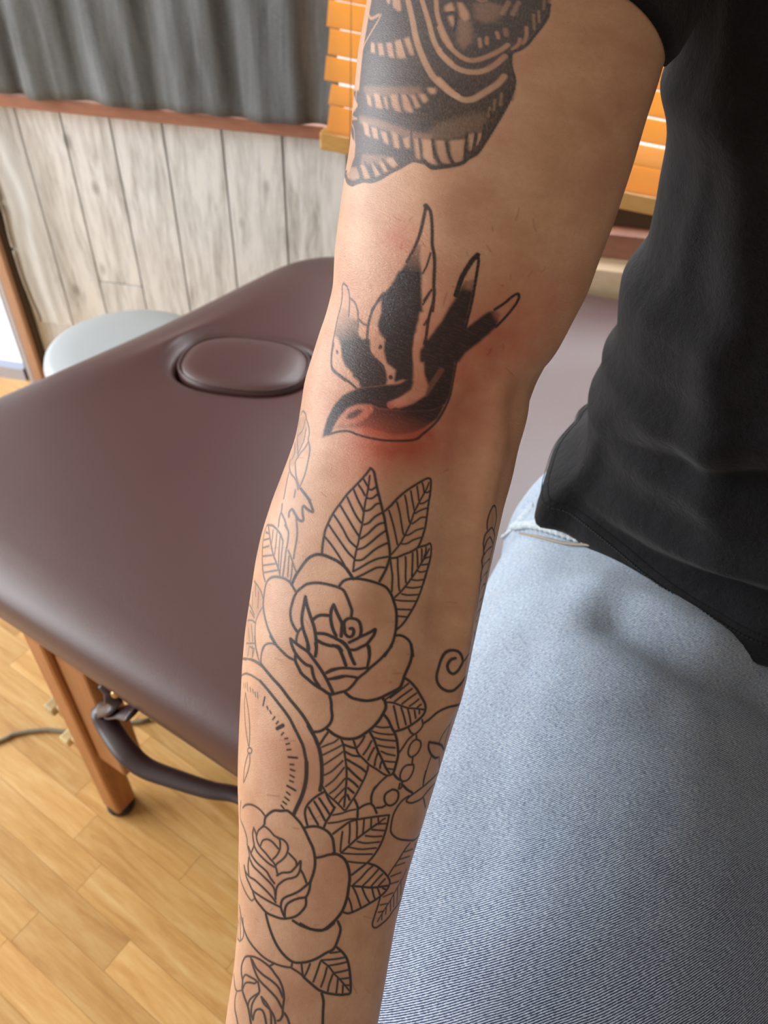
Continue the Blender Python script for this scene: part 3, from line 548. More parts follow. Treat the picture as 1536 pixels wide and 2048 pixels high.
C8 L 4.2 .2|140 50 170 230 220 400 290 520 400 640 500 710 620 760 740 780 760 730;740 780 850 850 900 900;490 770 540 740
C8 L 5 .05|900 900 980 970 1080 1050 1200 1090 1330 1105 1380 1100 1445 1080 1450 950 1435 800 1410 690 1360 610 1290 545;1110 1090 1130 1180 1125 1300 1120 1500
C8 L 3.8 .05|1100 700 1190 770 1260 860 1320 920 1390 1000 1430 1050;1210 610 1290 600 1340 590;1110 695 1250 685 1370 665;1190 760 1310 740 1410 715;1260 845 1340 830 1420 810;1310 920 1430 905;1370 990 1440 990;870 740 880 830 890 880;970 740 940 820 910 880;1090 720 1050 840 1010 950;1170 780 1140 900 1100 1010;1240 860 1200 970 1180 1060;1300 920 1290 1010 1280 1090;1360 990 1355 1090
C8 L 4.4 .2|270 650 320 660 400 700 500 780 560 860 610 930 650 1030 665 1150 650 1270 650 1340 620 1400 590 1410;270 650 210 660 170 750 165 850 180 940 175 1040 200 1130 240 1240 260 1340 280 1465;670 1320 710 1390 740 1500;275 670 300 760 350 890 400 960 500 1060 580 1150 640 1260;290 690 340 790 420 870 520 940 600 1020 650 1130
C8 L 4.2 .25|180 920 210 870 260 890 340 940 320 970 260 960 210 970 180 1040;360 950 375 1040 370 1080 310 1120 260 1170 240 1240;370 1090 330 1140 290 1220 280 1320 300 1400;400 1130 430 1210 500 1280 550 1370 570 1500;400 1130 470 1220 510 1320 515 1500;300 1400 320 1310 360 1275 410 1290 440 1360 465 1500
C8 L 3.4 .4|75 860 90 1010 115 1060 175 1050;110 1070 90 1160 90 1280 110 1380 130 1500;120 190 125 430;150 190 155 460;180 200 190 400 150 470 120 440
B1 L 3.8 .7|780 220 810 160 850 200 870 290 900 390 910 500 890 600 910 720 905 850 880 980 850 1110 810 1220 770 1310;890 630 830 740 780 800 740 870 700 930 700 1040 710 1150 740 1270 770 1350;860 430 830 600 790 700 740 820;740 870 735 700 730 520 760 330;850 290 810 450 740 540;620 900 610 1040 640 1130 690 1190 720 1260 740 1360;600 1100 570 1230 540 1400 520 1500;700 1370 680 1480;690 640 690 800 650 900;760 260 740 400
B1 L 5.4 .3|780 1350 850 1440 920 1536
B1 F .25 .8 1|760 250 860 250 880 440 830 620 740 860 700 1000 620 1000 640 830 700 640 740 420
B2 L 5 .4|1060 -10 1100 90 1120 170 1050 140 970 80 960 180 970 300 900 290 850 210 800 130 760 170 750 240
B2 L 4 .6|860 240 875 400 875 550 850 700 820 880;690 370 740 460 740 570 720 700 700 800 690 900 670 1050 655 1160;590 400 610 250 640 150 650 50;640 190 690 300 720 420;420 370 500 380 560 430 620 510 660 620;420 370 380 480 355 620 345 780 345 950 360 1130 385 1230;440 380 460 550 480 680 510 820 550 930 600 1080 610 1150
B2 L 3.4 .6|370 600 450 580;355 720 450 690;350 850 510 830;360 990 560 960;370 1100 590 1060;510 450 500 560 480 680;570 480 550 680 530 820;620 520 600 750 590 1000;660 620 640 800 620 1000 610 1100;750 850 740 1000 730 1160;740 760 790 890 830 1010 860 1090;800 960 790 1100 770 1240;400 480 440 500
B4 L 3.4 .6|130 490 180 560 230 650 255 760;150 520 150 700;110 640 100 900;190 640 180 860;240 860 190 950 150 1060 140 1200 150 1400 180 1536;40 1040 100 1040 150 1080;70 900 130 1000;20 1360 130 1360;60 1400 40 1536;100 1400 110 1536;60 800 130 960;90 1100 110 1330;50 1150 60 1330
B6 L 3.2 .6|60 0 80 180 120 330 140 380;0 150 60 180;60 180 30 300
B4 F .2 .8 1|130 500 230 660 250 850 150 1060 140 1340 150 1536 0 1536 30 1100
B8 L 3.8 .05|990 540 990 430 1020 300 1070 190 1130 150 1200 200 1240 330 1230 440 1205 550;930 860 930 750 960 620 1030 550 1110 515 1180 550 1220 650 1200 760 1185 870;940 850 980 740 1040 680 1100 670 1160 720 1190 790;940 950 1010 890 1080 870 1170 830;930 860 930 950 900 1040 910 1160 885 1290 890 1380 870 1500 875 1600 850 1700 840 1850 825 2000;915 1160 990 1100 1060 1080 1140 1030;900 1375 980 1310 1050 1280 1110 1230;880 1600 950 1520 1020 1460 1070 1440;850 1830 910 1740 970 1710 1020 1670;840 2000 900 1920 950 1880 990 1850;1185 870 1150 1000 1130 1150 1090 1280 1070 1450 1020 1650 980 1850
C1 L 3.6 .1|1050 60 1050 140 1035 320 1030 430 970 580 920 740 890 900;1045 320 1120 230 1200 160;1050 430 1090 380 1140 370;1080 560 1030 630 980 760 960 900 930 1080 910 1250 900 1400 890 1500 900 1580;1080 560 1110 650 1090 850 1050 1000 1010 1250 960 1450 900 1570;760 1090 820 1010 880 950 940 950;870 1400 830 1560 780 1700 730 1820 700 2000
C1 L 5.4 .05|660 1040 600 1080 550 1180 560 1280 610 1325 670 1270 720 1170 750 1090 740 980 700 910 620 910 540 970 470 1080 420 1220 380 1380 390 1500 440 1590 520 1640 600 1620 670 1540 750 1440 820 1370 880 1360
"""
# ------------------------------------------------------------------ person: bare right arm with tattoos, t-shirt, jeans
person = empty('person', (.30, .45, .51), 'seated person in black t-shirt and faded blue jeans holding out a tattooed forearm', 'person')
def proj(P):
    v = P-CAM; z = v@CF; return np.stack([768+FPX*(v@CR)/z, 1024-FPX*(v@CU)/z], -1)
LE = np.array([(-360,790),(-150,757),(0,731),(100,714),(200,704),(240,702),(300,697),(340,690),(380,684),(500,669),(574,666),(593,661),(626,653),(662,640),(700,628),(761,609),(800,603.5),(849,596),(878,590),(925,573),(1000,544),(1066,523),(1121,511),(1200,499.5),(1262,490),(1334,484),(1437,479),(1514,476),(1565,475),(1650,478),(1750,477),(1847,476),(1935,468),(2017,455),(2048,451),(2140,438),(2300,430)], float)
RE = np.array([(-360,1450),(-200,1412),(-50,1375),(67,1346),(165,1318),(242,1292),(327,1267),(446,1228),(527,1197),(587,1176),(640,1148),(720,1107),(768,1080),(826,1059),(897,1037),(959,1024),(1013,1008),(1108,987),(1220,962),(1300,945),(1367,932),(1394,925),(1487,895),(1590,864),(1740,818),(1844,792),(1963,771),(2046,756),(2140,738),(2300,722)], float)
xL = lambda y: np.interp(y, LE[:, 0], LE[:, 1]); xR = lambda y: np.interp(y, RE[:, 0], RE[:, 1])
ys = np.linspace(-330, 2270, 261); xc = (xL(ys)+xR(ys))/2
def smooth(a, n):
    k_ = np.hanning(n+2)[1:-1]; k_ /= k_.sum(); return np.convolve(np.pad(a, n//2, mode='reflect', reflect_type='odd'), k_, 'valid')
for it in range(2):
    xs_ = smooth(xc, 41); ysm = ys if it == 0 else smooth(yc, 41)
    dx, dy = np.gradient(xs_), np.gradient(ysm); L_ = np.hypot(dx, dy); nx, ny = dy/L_, -dx/L_      # normal pointing right
    yl, yr = ysm.copy(), ysm.copy()
    for q in range(40): yl = ysm + ny/nx*(xL(yl)-xs_); yr = ysm + ny/nx*(xR(yr)-xs_)
    pl_, pr_ = np.stack([xL(yl), yl], 1), np.stack([xR(yr), yr], 1)
    mid = (pl_+pr_)/2; xc, yc = mid[:, 0], mid[:, 1]
wpx = np.hypot(*(pr_-pl_).T)/2; wpx = smooth(wpx, 5); mid = np.stack([smooth(mid[:, 0], 5), smooth(mid[:, 1], 5)], 1)
dep = np.interp(ys, [-330, 0, 400, 800, 1100, 1500, 2048, 2300], [.352, .325, .322, .330, .322, .315, .314, .318]); dep = smooth(dep, 41)
br = smooth(np.interp(ys, [-330, 300, 850, 1300, 1900, 2300], [.92, .90, .80, .84, .72, .66]), 31)
Cc = CAM + (CF + CR*((mid[:, :1]-768)/FPX) - CU*((mid[:, 1:]-1024)/FPX))*dep[:, None]
Nn = CR*nx[:, None] - CU*ny[:, None]
V = Cc-CAM; V /= np.linalg.norm(V, axis=1)[:, None]
Bn = -V + Nn*np.sum(V*Nn, 1)[:, None]; Bn /= np.linalg.norm(Bn, axis=1)[:, None]
aa = wpx/FPX*dep; bb = aa*br; aa = wpx/FPX*np.sqrt(dep**2-bb**2); bb = aa*br
sl = np.concatenate([[0], np.cumsum(np.linalg.norm(np.diff(Cc, axis=0), axis=1))])
GS = .00031; R0 = .045; NS = int(sl[-1]/GS); sg = np.linspace(0, sl[-1], NS)
def ip(a, s): return np.stack([np.interp(s, sl, a[:, q]) for q in range(3)], -1)
def surf(s, th):
    A_, B_ = np.interp(s, sl, aa), np.interp(s, sl, bb)
    return ip(Cc, s) + ip(Nn, s)*(A_*np.sin(th))[..., None] + ip(Bn, s)*(B_*np.cos(th))[..., None]
def topix(s, th): return proj(surf(s, th))
TMAX = 1.66; NT = int(2*TMAX*R0/GS); tg = np.linspace(-TMAX, TMAX, NT)
def tosurf(px):                                   # a point of the drawing -> its place (s, theta) on the skin
    px = np.asarray(px, float); s = np.interp(px[:, 1], mid[:, 1], sl); cx = np.interp(px[:, 1], mid[:, 1], mid[:, 0]); w_ = np.interp(px[:, 1], mid[:, 1], wpx)
    th = np.arcsin(np.clip((px[:, 0]-cx)/w_, -.97, .97))
    for _ in range(14):
        p = topix(s, th); e = px-p; h = 1e-4
        js = (topix(s+h, th)-p)/h; jt = (topix(s, th+h)-p)/h
        det = js[:, 0]*jt[:, 1]-js[:, 1]*jt[:, 0]; det = np.where(abs(det) < 1e3, 1e3*np.sign(det+1e-9), det)
        ds = (e[:, 0]*jt[:, 1]-e[:, 1]*jt[:, 0])/det; dt = (js[:, 0]*e[:, 1]-js[:, 1]*e[:, 0])/det
        s = np.clip(s+np.clip(ds, -.02, .02), 0, sl[-1]); th = np.clip(th+np.clip(dt, -.3, .3), -1.5, 1.5)
    return s, th
ink = np.zeros((NS, NT), np.float32); blue = np.zeros((NS, NT), np.float32); red = np.zeros((NS, NT), np.float32); hgt = np.zeros((NS, NT), np.float32)
def kloc(s, th): A_, B_ = np.interp(s, sl, aa), np.interp(s, sl, bb); return np.sqrt((A_*np.cos(th))**2+(B_*np.sin(th))**2)/R0
def strokedist(s, th, reach):
    """distance (m, along the skin) to a polyline, on the small patch of the grid around it"""
    i0 = max(0, int((s.min()-reach)/GS)-1); i1 = min(NS, int((s.max()+reach)/GS)+2)
    T = th*R0; kk = float(np.mean(kloc(s, th))); r2 = reach/max(kk, .3)
    j0 = max(0, int((T.min()-r2+TMAX*R0)/GS)-1); j1 = min(NT, int((T.max()+r2+TMAX*R0)/GS)+2)
    if i1 <= i0 or j1 <= j0: return None
    D = np.full((i1-i0, j1-j0), 9., np.float32)
    for q in range(len(s)-1):
        a0 = max(i0, int((min(s[q], s[q+1])-reach)/GS)-1); a1 = min(i1, int((max(s[q], s[q+1])+reach)/GS)+2)
        kq = float(kloc((s[q]+s[q+1])/2, (th[q]+th[q+1])/2)); rr = reach/max(kq, .3)
        b0 = max(j0, int((min(T[q], T[q+1])-rr+TMAX*R0)/GS)-1); b1 = min(j1, int((max(T[q], T[q+1])+rr+TMAX*R0)/GS)+2)
        if a1 <= a0 or b1 <= b0: continue
        Y, X = np.mgrid[a0:a1, b0:b1]; Y = Y*GS-s[q]; X = (X*GS-TMAX*R0-T[q])*kq
        ey, ex = s[q+1]-s[q], (T[q+1]-T[q])*kq; l2 = ex*ex+ey*ey+1e-14
        t = np.clip((X*ex+Y*ey)/l2, 0, 1); d = np.hypot(X-t*ex, Y-t*ey)
        sub = D[a0-i0:a1-i0, b0-j0:b1-j0]; np.minimum(sub, d, out=sub)
    return (slice(i0, i1), slice(j0, j1)), D
def boxblur(a, n):
    if n < 1: return a
    for ax in (0, 1):
        c = np.cumsum(np.pad(a, [(n+1, n) if q == ax else (0, 0) for q in (0, 1)], mode='edge'), axis=ax)
        a = (c[2*n+1:] - c[:-2*n-1])/(2*n+1) if ax == 0 else (c[:, 2*n+1:] - c[:, :-2*n-1])/(2*n+1)
    return a
def fillmask(s, th, soft):
    n = max(1, int(soft*.001/GS*.6)); pad_ = 3*n+2
    y = s/GS; x = (th*R0+TMAX*R0)/GS
    i0, i1 = max(0, int(y.min())-pad_), min(NS, int(y.max())+pad_); j0, j1 = max(0, int(x.min())-pad_), min(NT, int(x.max())+pad_)
    if i1 <= i0 or j1 <= j0: return None
    m = np.zeros((i1-i0, j1-j0), bool); cols = np.arange(j0, j1)
    for r_ in range(i0, i1):
        ya, yb = y, np.roll(y, -1); c = (ya <= r_) != (yb <= r_)
        if not c.any(): continue
        xx = np.sort((x+(r_-ya)/(yb-ya+1e-12)*(np.roll(x, -1)-x))[c]); m[r_-i0] = np.searchsorted(xx, cols) % 2 == 1
    f = m.astype(np.float32)
    for _ in range(2): f = boxblur(f, n)
    return (slice(i0, i1), slice(j0, j1)), f
PXM = .32/FPX
CR_ = dict(A1=(680,0,6.982),A2=(880,0,6.982),A3=(670,180,7.68),A4=(850,160,7.68),A5=(640,540,6.982),A6=(740,400,6.982),A7=(830,500,6.982),A8=(630,680,5.12),
 B1=(500,800,7.68),B2=(480,1000,7.68),B3=(630,920,6.144),B4=(490,1090,6.982),B5=(660,1090,6.982),B6=(500,1270,6.982),B7=(640,1290,6.678),B8=(840,990,8.194),
 C1=(830,1200,9.307),C2=(730,1380,7.68),C3=(700,1540,7.68),C4=(460,1300,5.85),C5=(590,1440,7.314),C6=(470,1600,7.68),C7=(600,1570,6.144),C8=(455,1800,5.908))
for line in TATTOO.strip().splitlines():
    head, body_ = line.split('|'); h = head.split(); x0, y0, k_ = CR_[h[0]]; ty = h[1]; pr_a = [float(q) for q in h[2:]]
    cv = lambda p: np.stack([p[:, 0]/k_+x0, p[:, 1]/k_+y0], 1)
    for seg in body_.split(';'):
        P = np.array([float(q) for q in seg.split()]).reshape(-1, 2)
        if ty in 'LX':
            P = cv(spline(P, n=5)); s, th = tosurf(P); w_ = pr_a[0]*PXM/2*1.22; r_ = strokedist(s, th, w_+.0009)
            if r_ is None: continue
            sl_, D = r_
            if ty == 'L':
                c = np.clip((w_+.00016-D)/.00042, 0, 1); c = c*c*(3-2*c); halo = .10*np.exp(-(np.maximum(D-w_, 0)/.0005)**2)*(D < w_+.0009)
                dn = np.maximum(c*(1.0-.30*pr_a[1]), halo); up_ = dn > ink[sl_]; ink[sl_] = np.maximum(ink[sl_], dn); blue[sl_] = np.where(up_ & (dn > .1), pr_a[1], blue[sl_])
            else:
                c = np.clip((w_+.0003-D)/.0007, 0, 1)*pr_a[1]; ink[sl_] *= 1-c
        else:
            P = cv(P); P = np.concatenate([P[q]+(P[(q+1) % len(P)]-P[q])*np.linspace(0, 1, 6, endpoint=False)[:, None] for q in range(len(P))]); s, th = tosurf(P)
            r_ = fillmask(s, th, pr_a[1] if ty != 'G' else pr_a[0])
            if r_ is None: continue
            sl_, f = r_
            if ty == 'F': dn = f*pr_a[0]; ink[sl_] = np.maximum(ink[sl_], dn); blue[sl_] = np.where(f > .3, pr_a[2], blue[sl_])
            elif ty == 'E': ink[sl_] *= 1-f*pr_a[0]
            else:
                ga, gb = cv(np.array([[pr_a[1], pr_a[2]], [pr_a[4], pr_a[5]]])); (s0, s1), (t0, t1) = tosurf(np.array([ga, gb]))
                Y, X = np.mgrid[sl_[0], sl_[1]]; Y = Y*GS-s0; X = X*GS-TMAX*R0-t0*R0; ey, ex = s1-s0, (t1-t0)*R0
                t = np.clip((X*ex+Y*ey)/(ex*ex+ey*ey), 0, 1); ink[sl_] = np.maximum(ink[sl_], f*(pr_a[3]*(1-t)+pr_a[6]*t))
for q in range(120):                              # scattered fine body hairs
    x, y = rng.uniform(480, 1300), rng.uniform(380, 2040); 
    if not (xL(y)+15 < x < xR(y)-15): continue
    a_ = rng.normal(1.45, .5) if y < 900 else rng.normal(.2, .8); L = rng.uniform(4, 15) if rng.random() < .8 else rng.uniform(15, 34); c_ = rng.normal(0, .3)
    P = np.array([(x, y), (x+L*.5*math.cos(a_), y+L*.5*math.sin(a_)), (x+L*.5*(math.cos(a_)+math.cos(a_+c_)), y+L*.5*(math.sin(a_)+math.sin(a_+c_)))])
    s, th = tosurf(spline(P, n=3)); r_ = strokedist(s, th, .0007)
    if r_: sl_, D = r_; ink[sl_] = np.maximum(ink[sl_], rng.uniform(.12, .3)*np.clip(1-D/.00045, 0, 1)); red[sl_] = np.maximum(red[sl_], .2*np.clip(1-D/.0005, 0, 1))
# irritation round the fresh swallow, blood marks
YY, XX = np.mgrid[0:NS, 0:NT]
for x, y, r, v in ((800,480,45,.45),(860,700,150,.34),(985,690,120,.36),(930,850,110,.28),(860,900,70,.34),(700,820,80,.34),(740,900,60,.34),(690,600,60,.18),(1060,620,90,.20),(660,1760,50,.22),(830,1720,70,.25),(690,950,70,.16),(780,900,60,.3),(800,840,60,.5),(760,850,40,.4),(560,1500,60,.14),(720,1340,60,.14)):
    s, th = tosurf([(x, y)]); k_ = kloc(s, th)[0]; d = np.hypot(YY*GS-s[0], (XX*GS-TMAX*R0-th[0]*R0)*k_)/(r*PXM); red += v*np.exp(-d*d)
for x, y in ((806,490),(803,496),(905,572),(1003,570),(780,1362),(584,1202),(585,1199),(830,1745),(942,118)):
    s, th = tosurf([(x, y)]); d = np.hypot(YY*GS-s[0], (XX*GS-TMAX*R0-th[0]*R0))/(2.2*PXM); red += .6*np.exp(-d*d)
# ridges and hollows of the arm: tendon and vein below the crook, creases at the elbow
for h_, wd, pts in ((.0036,.007,(1000,800,985,900,965,1000,945,1120,925,1250,900,1400)),(-.0044,.0075,(948,800,932,900,915,1010,900,1130,880,1260)),(-.0016,.010,(900,820,880,930,860,1050)),(.0020,.012,(760,900,740,1050,720,1200)),
                   (-.0032,.010,(1080,770,1030,800,990,815)),(-.0010,.004,(1050,640,1000,720,960,790)),(.0016,.016,(900,300,880,450,870,600)),(-.0006,.0035,(640,770,700,790,780,800)),(-.0005,.003,(620,890,720,905,850,912,950,890))):
    P = spline(np.array(pts, float).reshape(-1, 2), n=5); s, th = tosurf(P); r_ = strokedist(s, th, wd*2.2)
    if r_: sl_, D = r_; hgt[sl_] += h_*np.exp(-(D/wd)**2)*(D < wd*2.2)
for _ in range(2): hgt = boxblur(hgt, 6)
blue = (lambda w_, n: (lambda a, b: a/(b+1e-4))(boxblur(boxblur(blue*w_, n), n), boxblur(boxblur(w_, n), n)))(ink+.001, 24)
# fine creases that the ink makes visible: short wavy lines across the arm
S_, T_ = np.meshgrid(sg, tg, indexing='ij')
TH_ = T_
base_p = surf(sg[:, None]+0*tg[None, :], np.broadcast_to(tg[None, :], (NS, NT)))
ns_ = np.gradient(base_p, axis=0); nt_ = np.gradient(base_p, axis=1); nn = np.cross(ns_, nt_); nn /= np.linalg.norm(nn, axis=2)[..., None]
ctr = ip(Cc, sg)[:, None, :]; sgn = np.sign(np.sum(nn*(base_p-ctr), 2))[..., None]; nn *= sgn
back = 44; tb2 = np.linspace(TMAX, 2*math.pi-TMAX, back+2)[1:-1]
front = base_p + nn*hgt[..., None]
bk_ = surf(sg[:, None]+0*tb2[None, :], np.broadcast_to(tb2[None, :], (NS, back)))
allp = np.concatenate([front, bk_], 1); NC = NT+back
verts = allp.reshape(-1, 3)
i_ = np.arange(NS-1)[:, None]; j_ = np.arange(NC)[None, :]; j2 = (j_+1) % NC
quads = np.stack([i_*NC+j_+0*i_, (i_+1)*NC+j_, (i_+1)*NC+j2, i_*NC+j2+0*i_], -1).reshape(-1, 4)
keepc = np.ones((NS-1, NC), bool)
me = bpy.data.meshes.new('body')
me.vertices.add(len(verts)); me.vertices.foreach_set('co', (verts-np.array(person.location)).astype(np.float32).ravel())
me.loops.add(quads.size); me.loops.foreach_set('vertex_index', quads.astype(np.int32).ravel())
me.polygons.add(len(quads)); me.polygons.foreach_set('loop_start', np.arange(0, quads.size, 4, dtype=np.int32)); me.polygons.foreach_set('loop_total', np.full(len(quads), 4, np.int32))
me.update(calc_edges=True); me.polygons.foreach_set('use_smooth', np.ones(len(quads), bool))
def full(a): return np.concatenate([a, np.zeros((NS, back), np.float32)], 1).ravel()
colr = np.stack([full(np.clip(ink, 0, 1)), full(np.clip(red, 0, 1)), full(blue), np.ones(NS*NC, np.float32)], 1)
at_ = me.color_attributes.new('tattoo', 'FLOAT_COLOR', 'POINT'); at_.data.foreach_set('color', colr.astype(np.float32).ravel())
thall = np.concatenate([tg, tb2]); uvw = np.stack([np.broadcast_to((thall*R0)[None, :], (NS, NC)).ravel(), np.broadcast_to(sg[:, None], (NS, NC)).ravel(), np.zeros(NS*NC)], 1)
sv = me.attributes.new('skin_uv', 'FLOAT_VECTOR', 'POINT'); sv.data.foreach_set('vector', uvw.astype(np.float32).ravel())
body = bpy.data.objects.new('body', me); COL.objects.link(body); body.parent = person
k = Nt('tattooed_skin'); at1 = k.n('Attribute'); at1.attribute_name = 'tattoo'; sp = k.n('SeparateColor'); k.l(at1.outputs['Color'], sp.inputs[0])
uv = k.n('Attribute'); uv.attribute_name = 'skin_uv'; v = uv.outputs['Vector']
def sc2(s): o = k.n('VectorMath', _operation='MULTIPLY'); k.l(v, o.inputs[0]); o.inputs[1].default_value = s; return o.outputs[0]
mott = k.noise(sc2((45, 45, 1)), 1, 4, .55); sk = k.ramp(mott, [(.3, S((186, 140, 112))), (.55, S((202, 160, 131))), (.8, S((212, 172, 143)))])
vo = k.n('TexVoronoi'); vo.inputs['Scale'].default_value = 1; k.l(sc2((420, 260, 1)), vo.inputs['Vector']); dots = k.ramp(vo.outputs['Distance'], [(.03, (1, 1, 1)), (.09, (0, 0, 0))])
hid = k.ramp(vo.outputs['Color'], [(.55, (0, 0, 0)), (.62, (1, 1, 1))])
sk = k.mix(k.math('MULTIPLY', k.math('MULTIPLY', dots, hid), .75), sk, S((150, 88, 62)))
gr = k.noise(sc2((520, 420, 1)), 1, 4, .7); sk = k.mix(k.math('MULTIPLY', k.math('SUBTRACT', gr, .38), .9), sk, S((182, 124, 98)))
rn = k.math('MULTIPLY', sp.outputs[1], k.math('ADD', k.math('MULTIPLY', k.noise(sc2((130, 130, 1)), 1, 3), 1.1), .45))
sk = k.mix(rn, sk, S((176, 84, 62)))
# the creases: wavy cells, long across the arm
wv = k.n('TexVoronoi', _feature='DISTANCE_TO_EDGE'); wv.inputs['Scale'].default_value = 1
wp = k.n('VectorMath', _operation='MULTIPLY_ADD'); k.l(v, wp.inputs[0]); wp.inputs[1].default_value = (200, 820, 1)
nz_ = k.n('TexNoise'); nz_.inputs['Scale'].default_value = 1; nz_.inputs['Detail'].default_value = 2; k.l(sc2((260, 160, 1)), nz_.inputs['Vector'])
k.l(k.math('MULTIPLY', nz_.outputs['Fac'], 1.6), wp.inputs[2]); k.l(wp.outputs[0], wv.inputs['Vector'])
cre = k.ramp(wv.outputs['Distance'], [(.0, (0, 0, 0)), (.24, (1, 1, 1))])
sx = k.n('SeparateXYZ'); k.l(v, sx.inputs[0]); mr = k.n('MapRange'); s_el = float(np.interp(690, mid[:, 1], sl)); k.l(k.math('ABSOLUTE', k.math('SUBTRACT', sx.outputs[1], s_el)), mr.inputs[0]); mr.inputs[1].default_value = .035; mr.inputs[2].default_value = .075; mr.inputs[3].default_value = 1; mr.inputs[4].default_value = .12; elb = mr.outputs[0]
cre = k.math('SUBTRACT', 1., k.math('MULTIPLY', k.math('SUBTRACT', 1., cre), elb))
mrw = k.n('MapRange'); k.l(sx.outputs[1], mrw.inputs[0]); s_w = float(np.interp(400, mid[:, 1], sl)); mrw.inputs[1].default_value = s_w-.01; mrw.inputs[2].default_value = s_w+.02; mrw.inputs[3].default_value = 1; mrw.inputs[4].default_value = .22
spk = k.ramp(k.noise(sc2((2000, 520, 1)), 1, 4, .7), [(.44, (1, 1, 1)), (.7, (0, 0, 0))])
ik = k.math('MULTIPLY', sp.outputs[0], k.math('SUBTRACT', 1., k.math('MULTIPLY', k.math('MULTIPLY', k.math('SUBTRACT', 1., spk), mrw.outputs[0]), .20)))
inkc = k.mix(sp.outputs[2], S((42, 37, 38)), S((66, 80, 92)))  # blue-grey tone: older ink, with window glare put into its colour
inkc = k.mix(k.math('MULTIPLY', k.math('MULTIPLY', sp.outputs[1], .9), 1), inkc, S((66, 26, 26)))
inkc = k.mix(k.math('MULTIPLY', k.math('SUBTRACT', 1., cre), .75), inkc, S((10, 8, 10)))
c = k.mix(ik, sk, inkc); k.l(c, k.b.inputs['Base Color'])
fine = k.noise(sc2((1500, 1900, 1)), 1, 3, .6)
bmp = k.bump(fine, .00026, .6, k.bump(cre, .00015, .4))
k.l(bmp, k.b.inputs['Normal']); k.set(Roughness=.42); k.b.inputs['Specular IOR Level'].default_value = .45
k.b.inputs['Subsurface Weight'].default_value = .06; k.b.inputs['Subsurface Radius'].default_value = (.004, .0015, .001); k.b.inputs['Subsurface Scale'].default_value = 1
me.materials.append(k.m)
# hand below the frame, resting over the knee: one skinned chain per finger
wc, wn_, wb = Cc[-1], Nn[-1], Bn[-1]; ax = Cc[-1]-Cc[-6]; ax /= np.linalg.norm(ax)
hx = ax*.75+np.array([0, -.6, -.05]); hx /= np.linalg.norm(hx)
sk_v, sk_e, sk_r = [], [], []
def chain(pts, rad, root=None):
    prev = root
    for p, r in zip(pts, rad):
        sk_v.append(tuple(p)); sk_r.append(r); i = len(sk_v)-1
        if prev is not None: sk_e.append((prev, i))
        prev = i
    return prev
chain([Cc[-9], Cc[-4], wc+ax*.006], [(.024, .02), (.027, .022), (.028, .022)]); pr0 = chain([wc+hx*.035], [(.030, .018)], 2)
pr1 = chain([wc+hx*.065], [(.034, .014)], pr0)
for o_, L3 in ((-.030, (.040, .026, .018)), (-.010, (.046, .029, .020)), (.010, (.043, .027, .019)), (.029, (.034, .021, .016))):
    st_ = wc+hx*.092+wn_*o_; p = [st_]; d = hx + wn_*o_*2.5; d /= np.linalg.norm(d)
    for L, cu in zip(L3, (.15, .5, .8)): d2 = d*math.cos(cu)+wb*math.sin(cu)*.9; p.append(p[-1]+d2*L)
    chain(p, [(.0105, .0095), (.0092, .0085), (.0083, .0078), (.0065, .006)], pr1)
p = [wc+hx*.035-wn_*.028, wc+hx*.062-wn_*.048+wb*.008, wc+hx*.088-wn_*.056+wb*.014, wc+hx*.105-wn_*.056+wb*.02]; chain(p, [(.016, .014), (.0125, .011), (.010, .009), (.008, .007)], pr0)
hm = bpy.data.meshes.new('hand'); hm.from_pydata([tuple(np.array(q)-np.array(person.location)) for q in sk_v], sk_e, []); ho = bpy.data.objects.new('hand', hm); COL.objects.link(ho); ho.parent = person
m1 = ho.modifiers.new('skin', 'SKIN'); sd = hm.skin_vertices[0].data
for q, r in enumerate(sk_r): sd[q].radius = r
sd[0].use_root = True; ho.modifiers.new('sub', 'SUBSURF').levels = 2
kk = Nt('plain_skin'); kk.l(kk.mix(kk.noise(kk.coord('Object'), 40, 4), S((196, 146, 112)), S((216, 172, 136))), kk.b.inputs['Base Color']); kk.set(Roughness=.45); hm.materials.append(kk.m)

# ---- jeans
def tube(bm, pts, rad, n=28, flat=None):
    P = spline(pts, n=8); R = spline([(r, 0, 0) for r in rad], n=8)[:, 0]; rows = []
    for i in range(len(P)):
        t = Vector(P[min(i+1, len(P)-1)]-P[max(i-1, 0)]).normalized(); a = t.cross(Vector((0, 0, 1)))
        a = a.normalized() if a.length > .15 else Vector((1, 0, 0)); b = a.cross(t).normalized()
        rows.append([bm.verts.new(Vector(P[i])+a*R[i]*math.cos(2*math.pi*q/n)+b*R[i]*math.sin(2*math.pi*q/n)) for q in range(n)])
    for i in range(len(P)-1):
        for q in range(n): bm.faces.new([rows[i][q], rows[i][(q+1) % n], rows[i+1][(q+1) % n], rows[i+1][q]])
    for r_, cdir in ((rows[0], 0), (rows[-1], 1)): bm.faces.new(r_[::-1] if cdir == 0 else r_)
bm = bmesh.new()
tube(bm, [(.235, .50, .635), (.225, .42, .640), (.168, .28, .643), (.118, .12, .640), (.085, -.02, .640), (.08, -.075, .60), (.08, -.08, .45), (.08, -.06, .22), (.08, -.05, .08)], [.100, .128, .128, .124, .112, .100, .085, .076, .070])
tube(bm, [(.44, .50, .635), (.44, .42, .640), (.41, .28, .643), (.375, .12, .640), (.345, -.02, .640), (.345, -.075, .60), (.345, -.08, .45), (.345, -.06, .22), (.345, -.05, .08)], [.100, .128, .128, .124, .112, .100, .085, .076, .070])
bmesh.ops.create_uvsphere(bm, u_segments=40, v_segments=24, radius=1, matrix=Matrix.Translation((.335, .45, .655)) @ Matrix.Diagonal((.232, .165, .138, 1)))
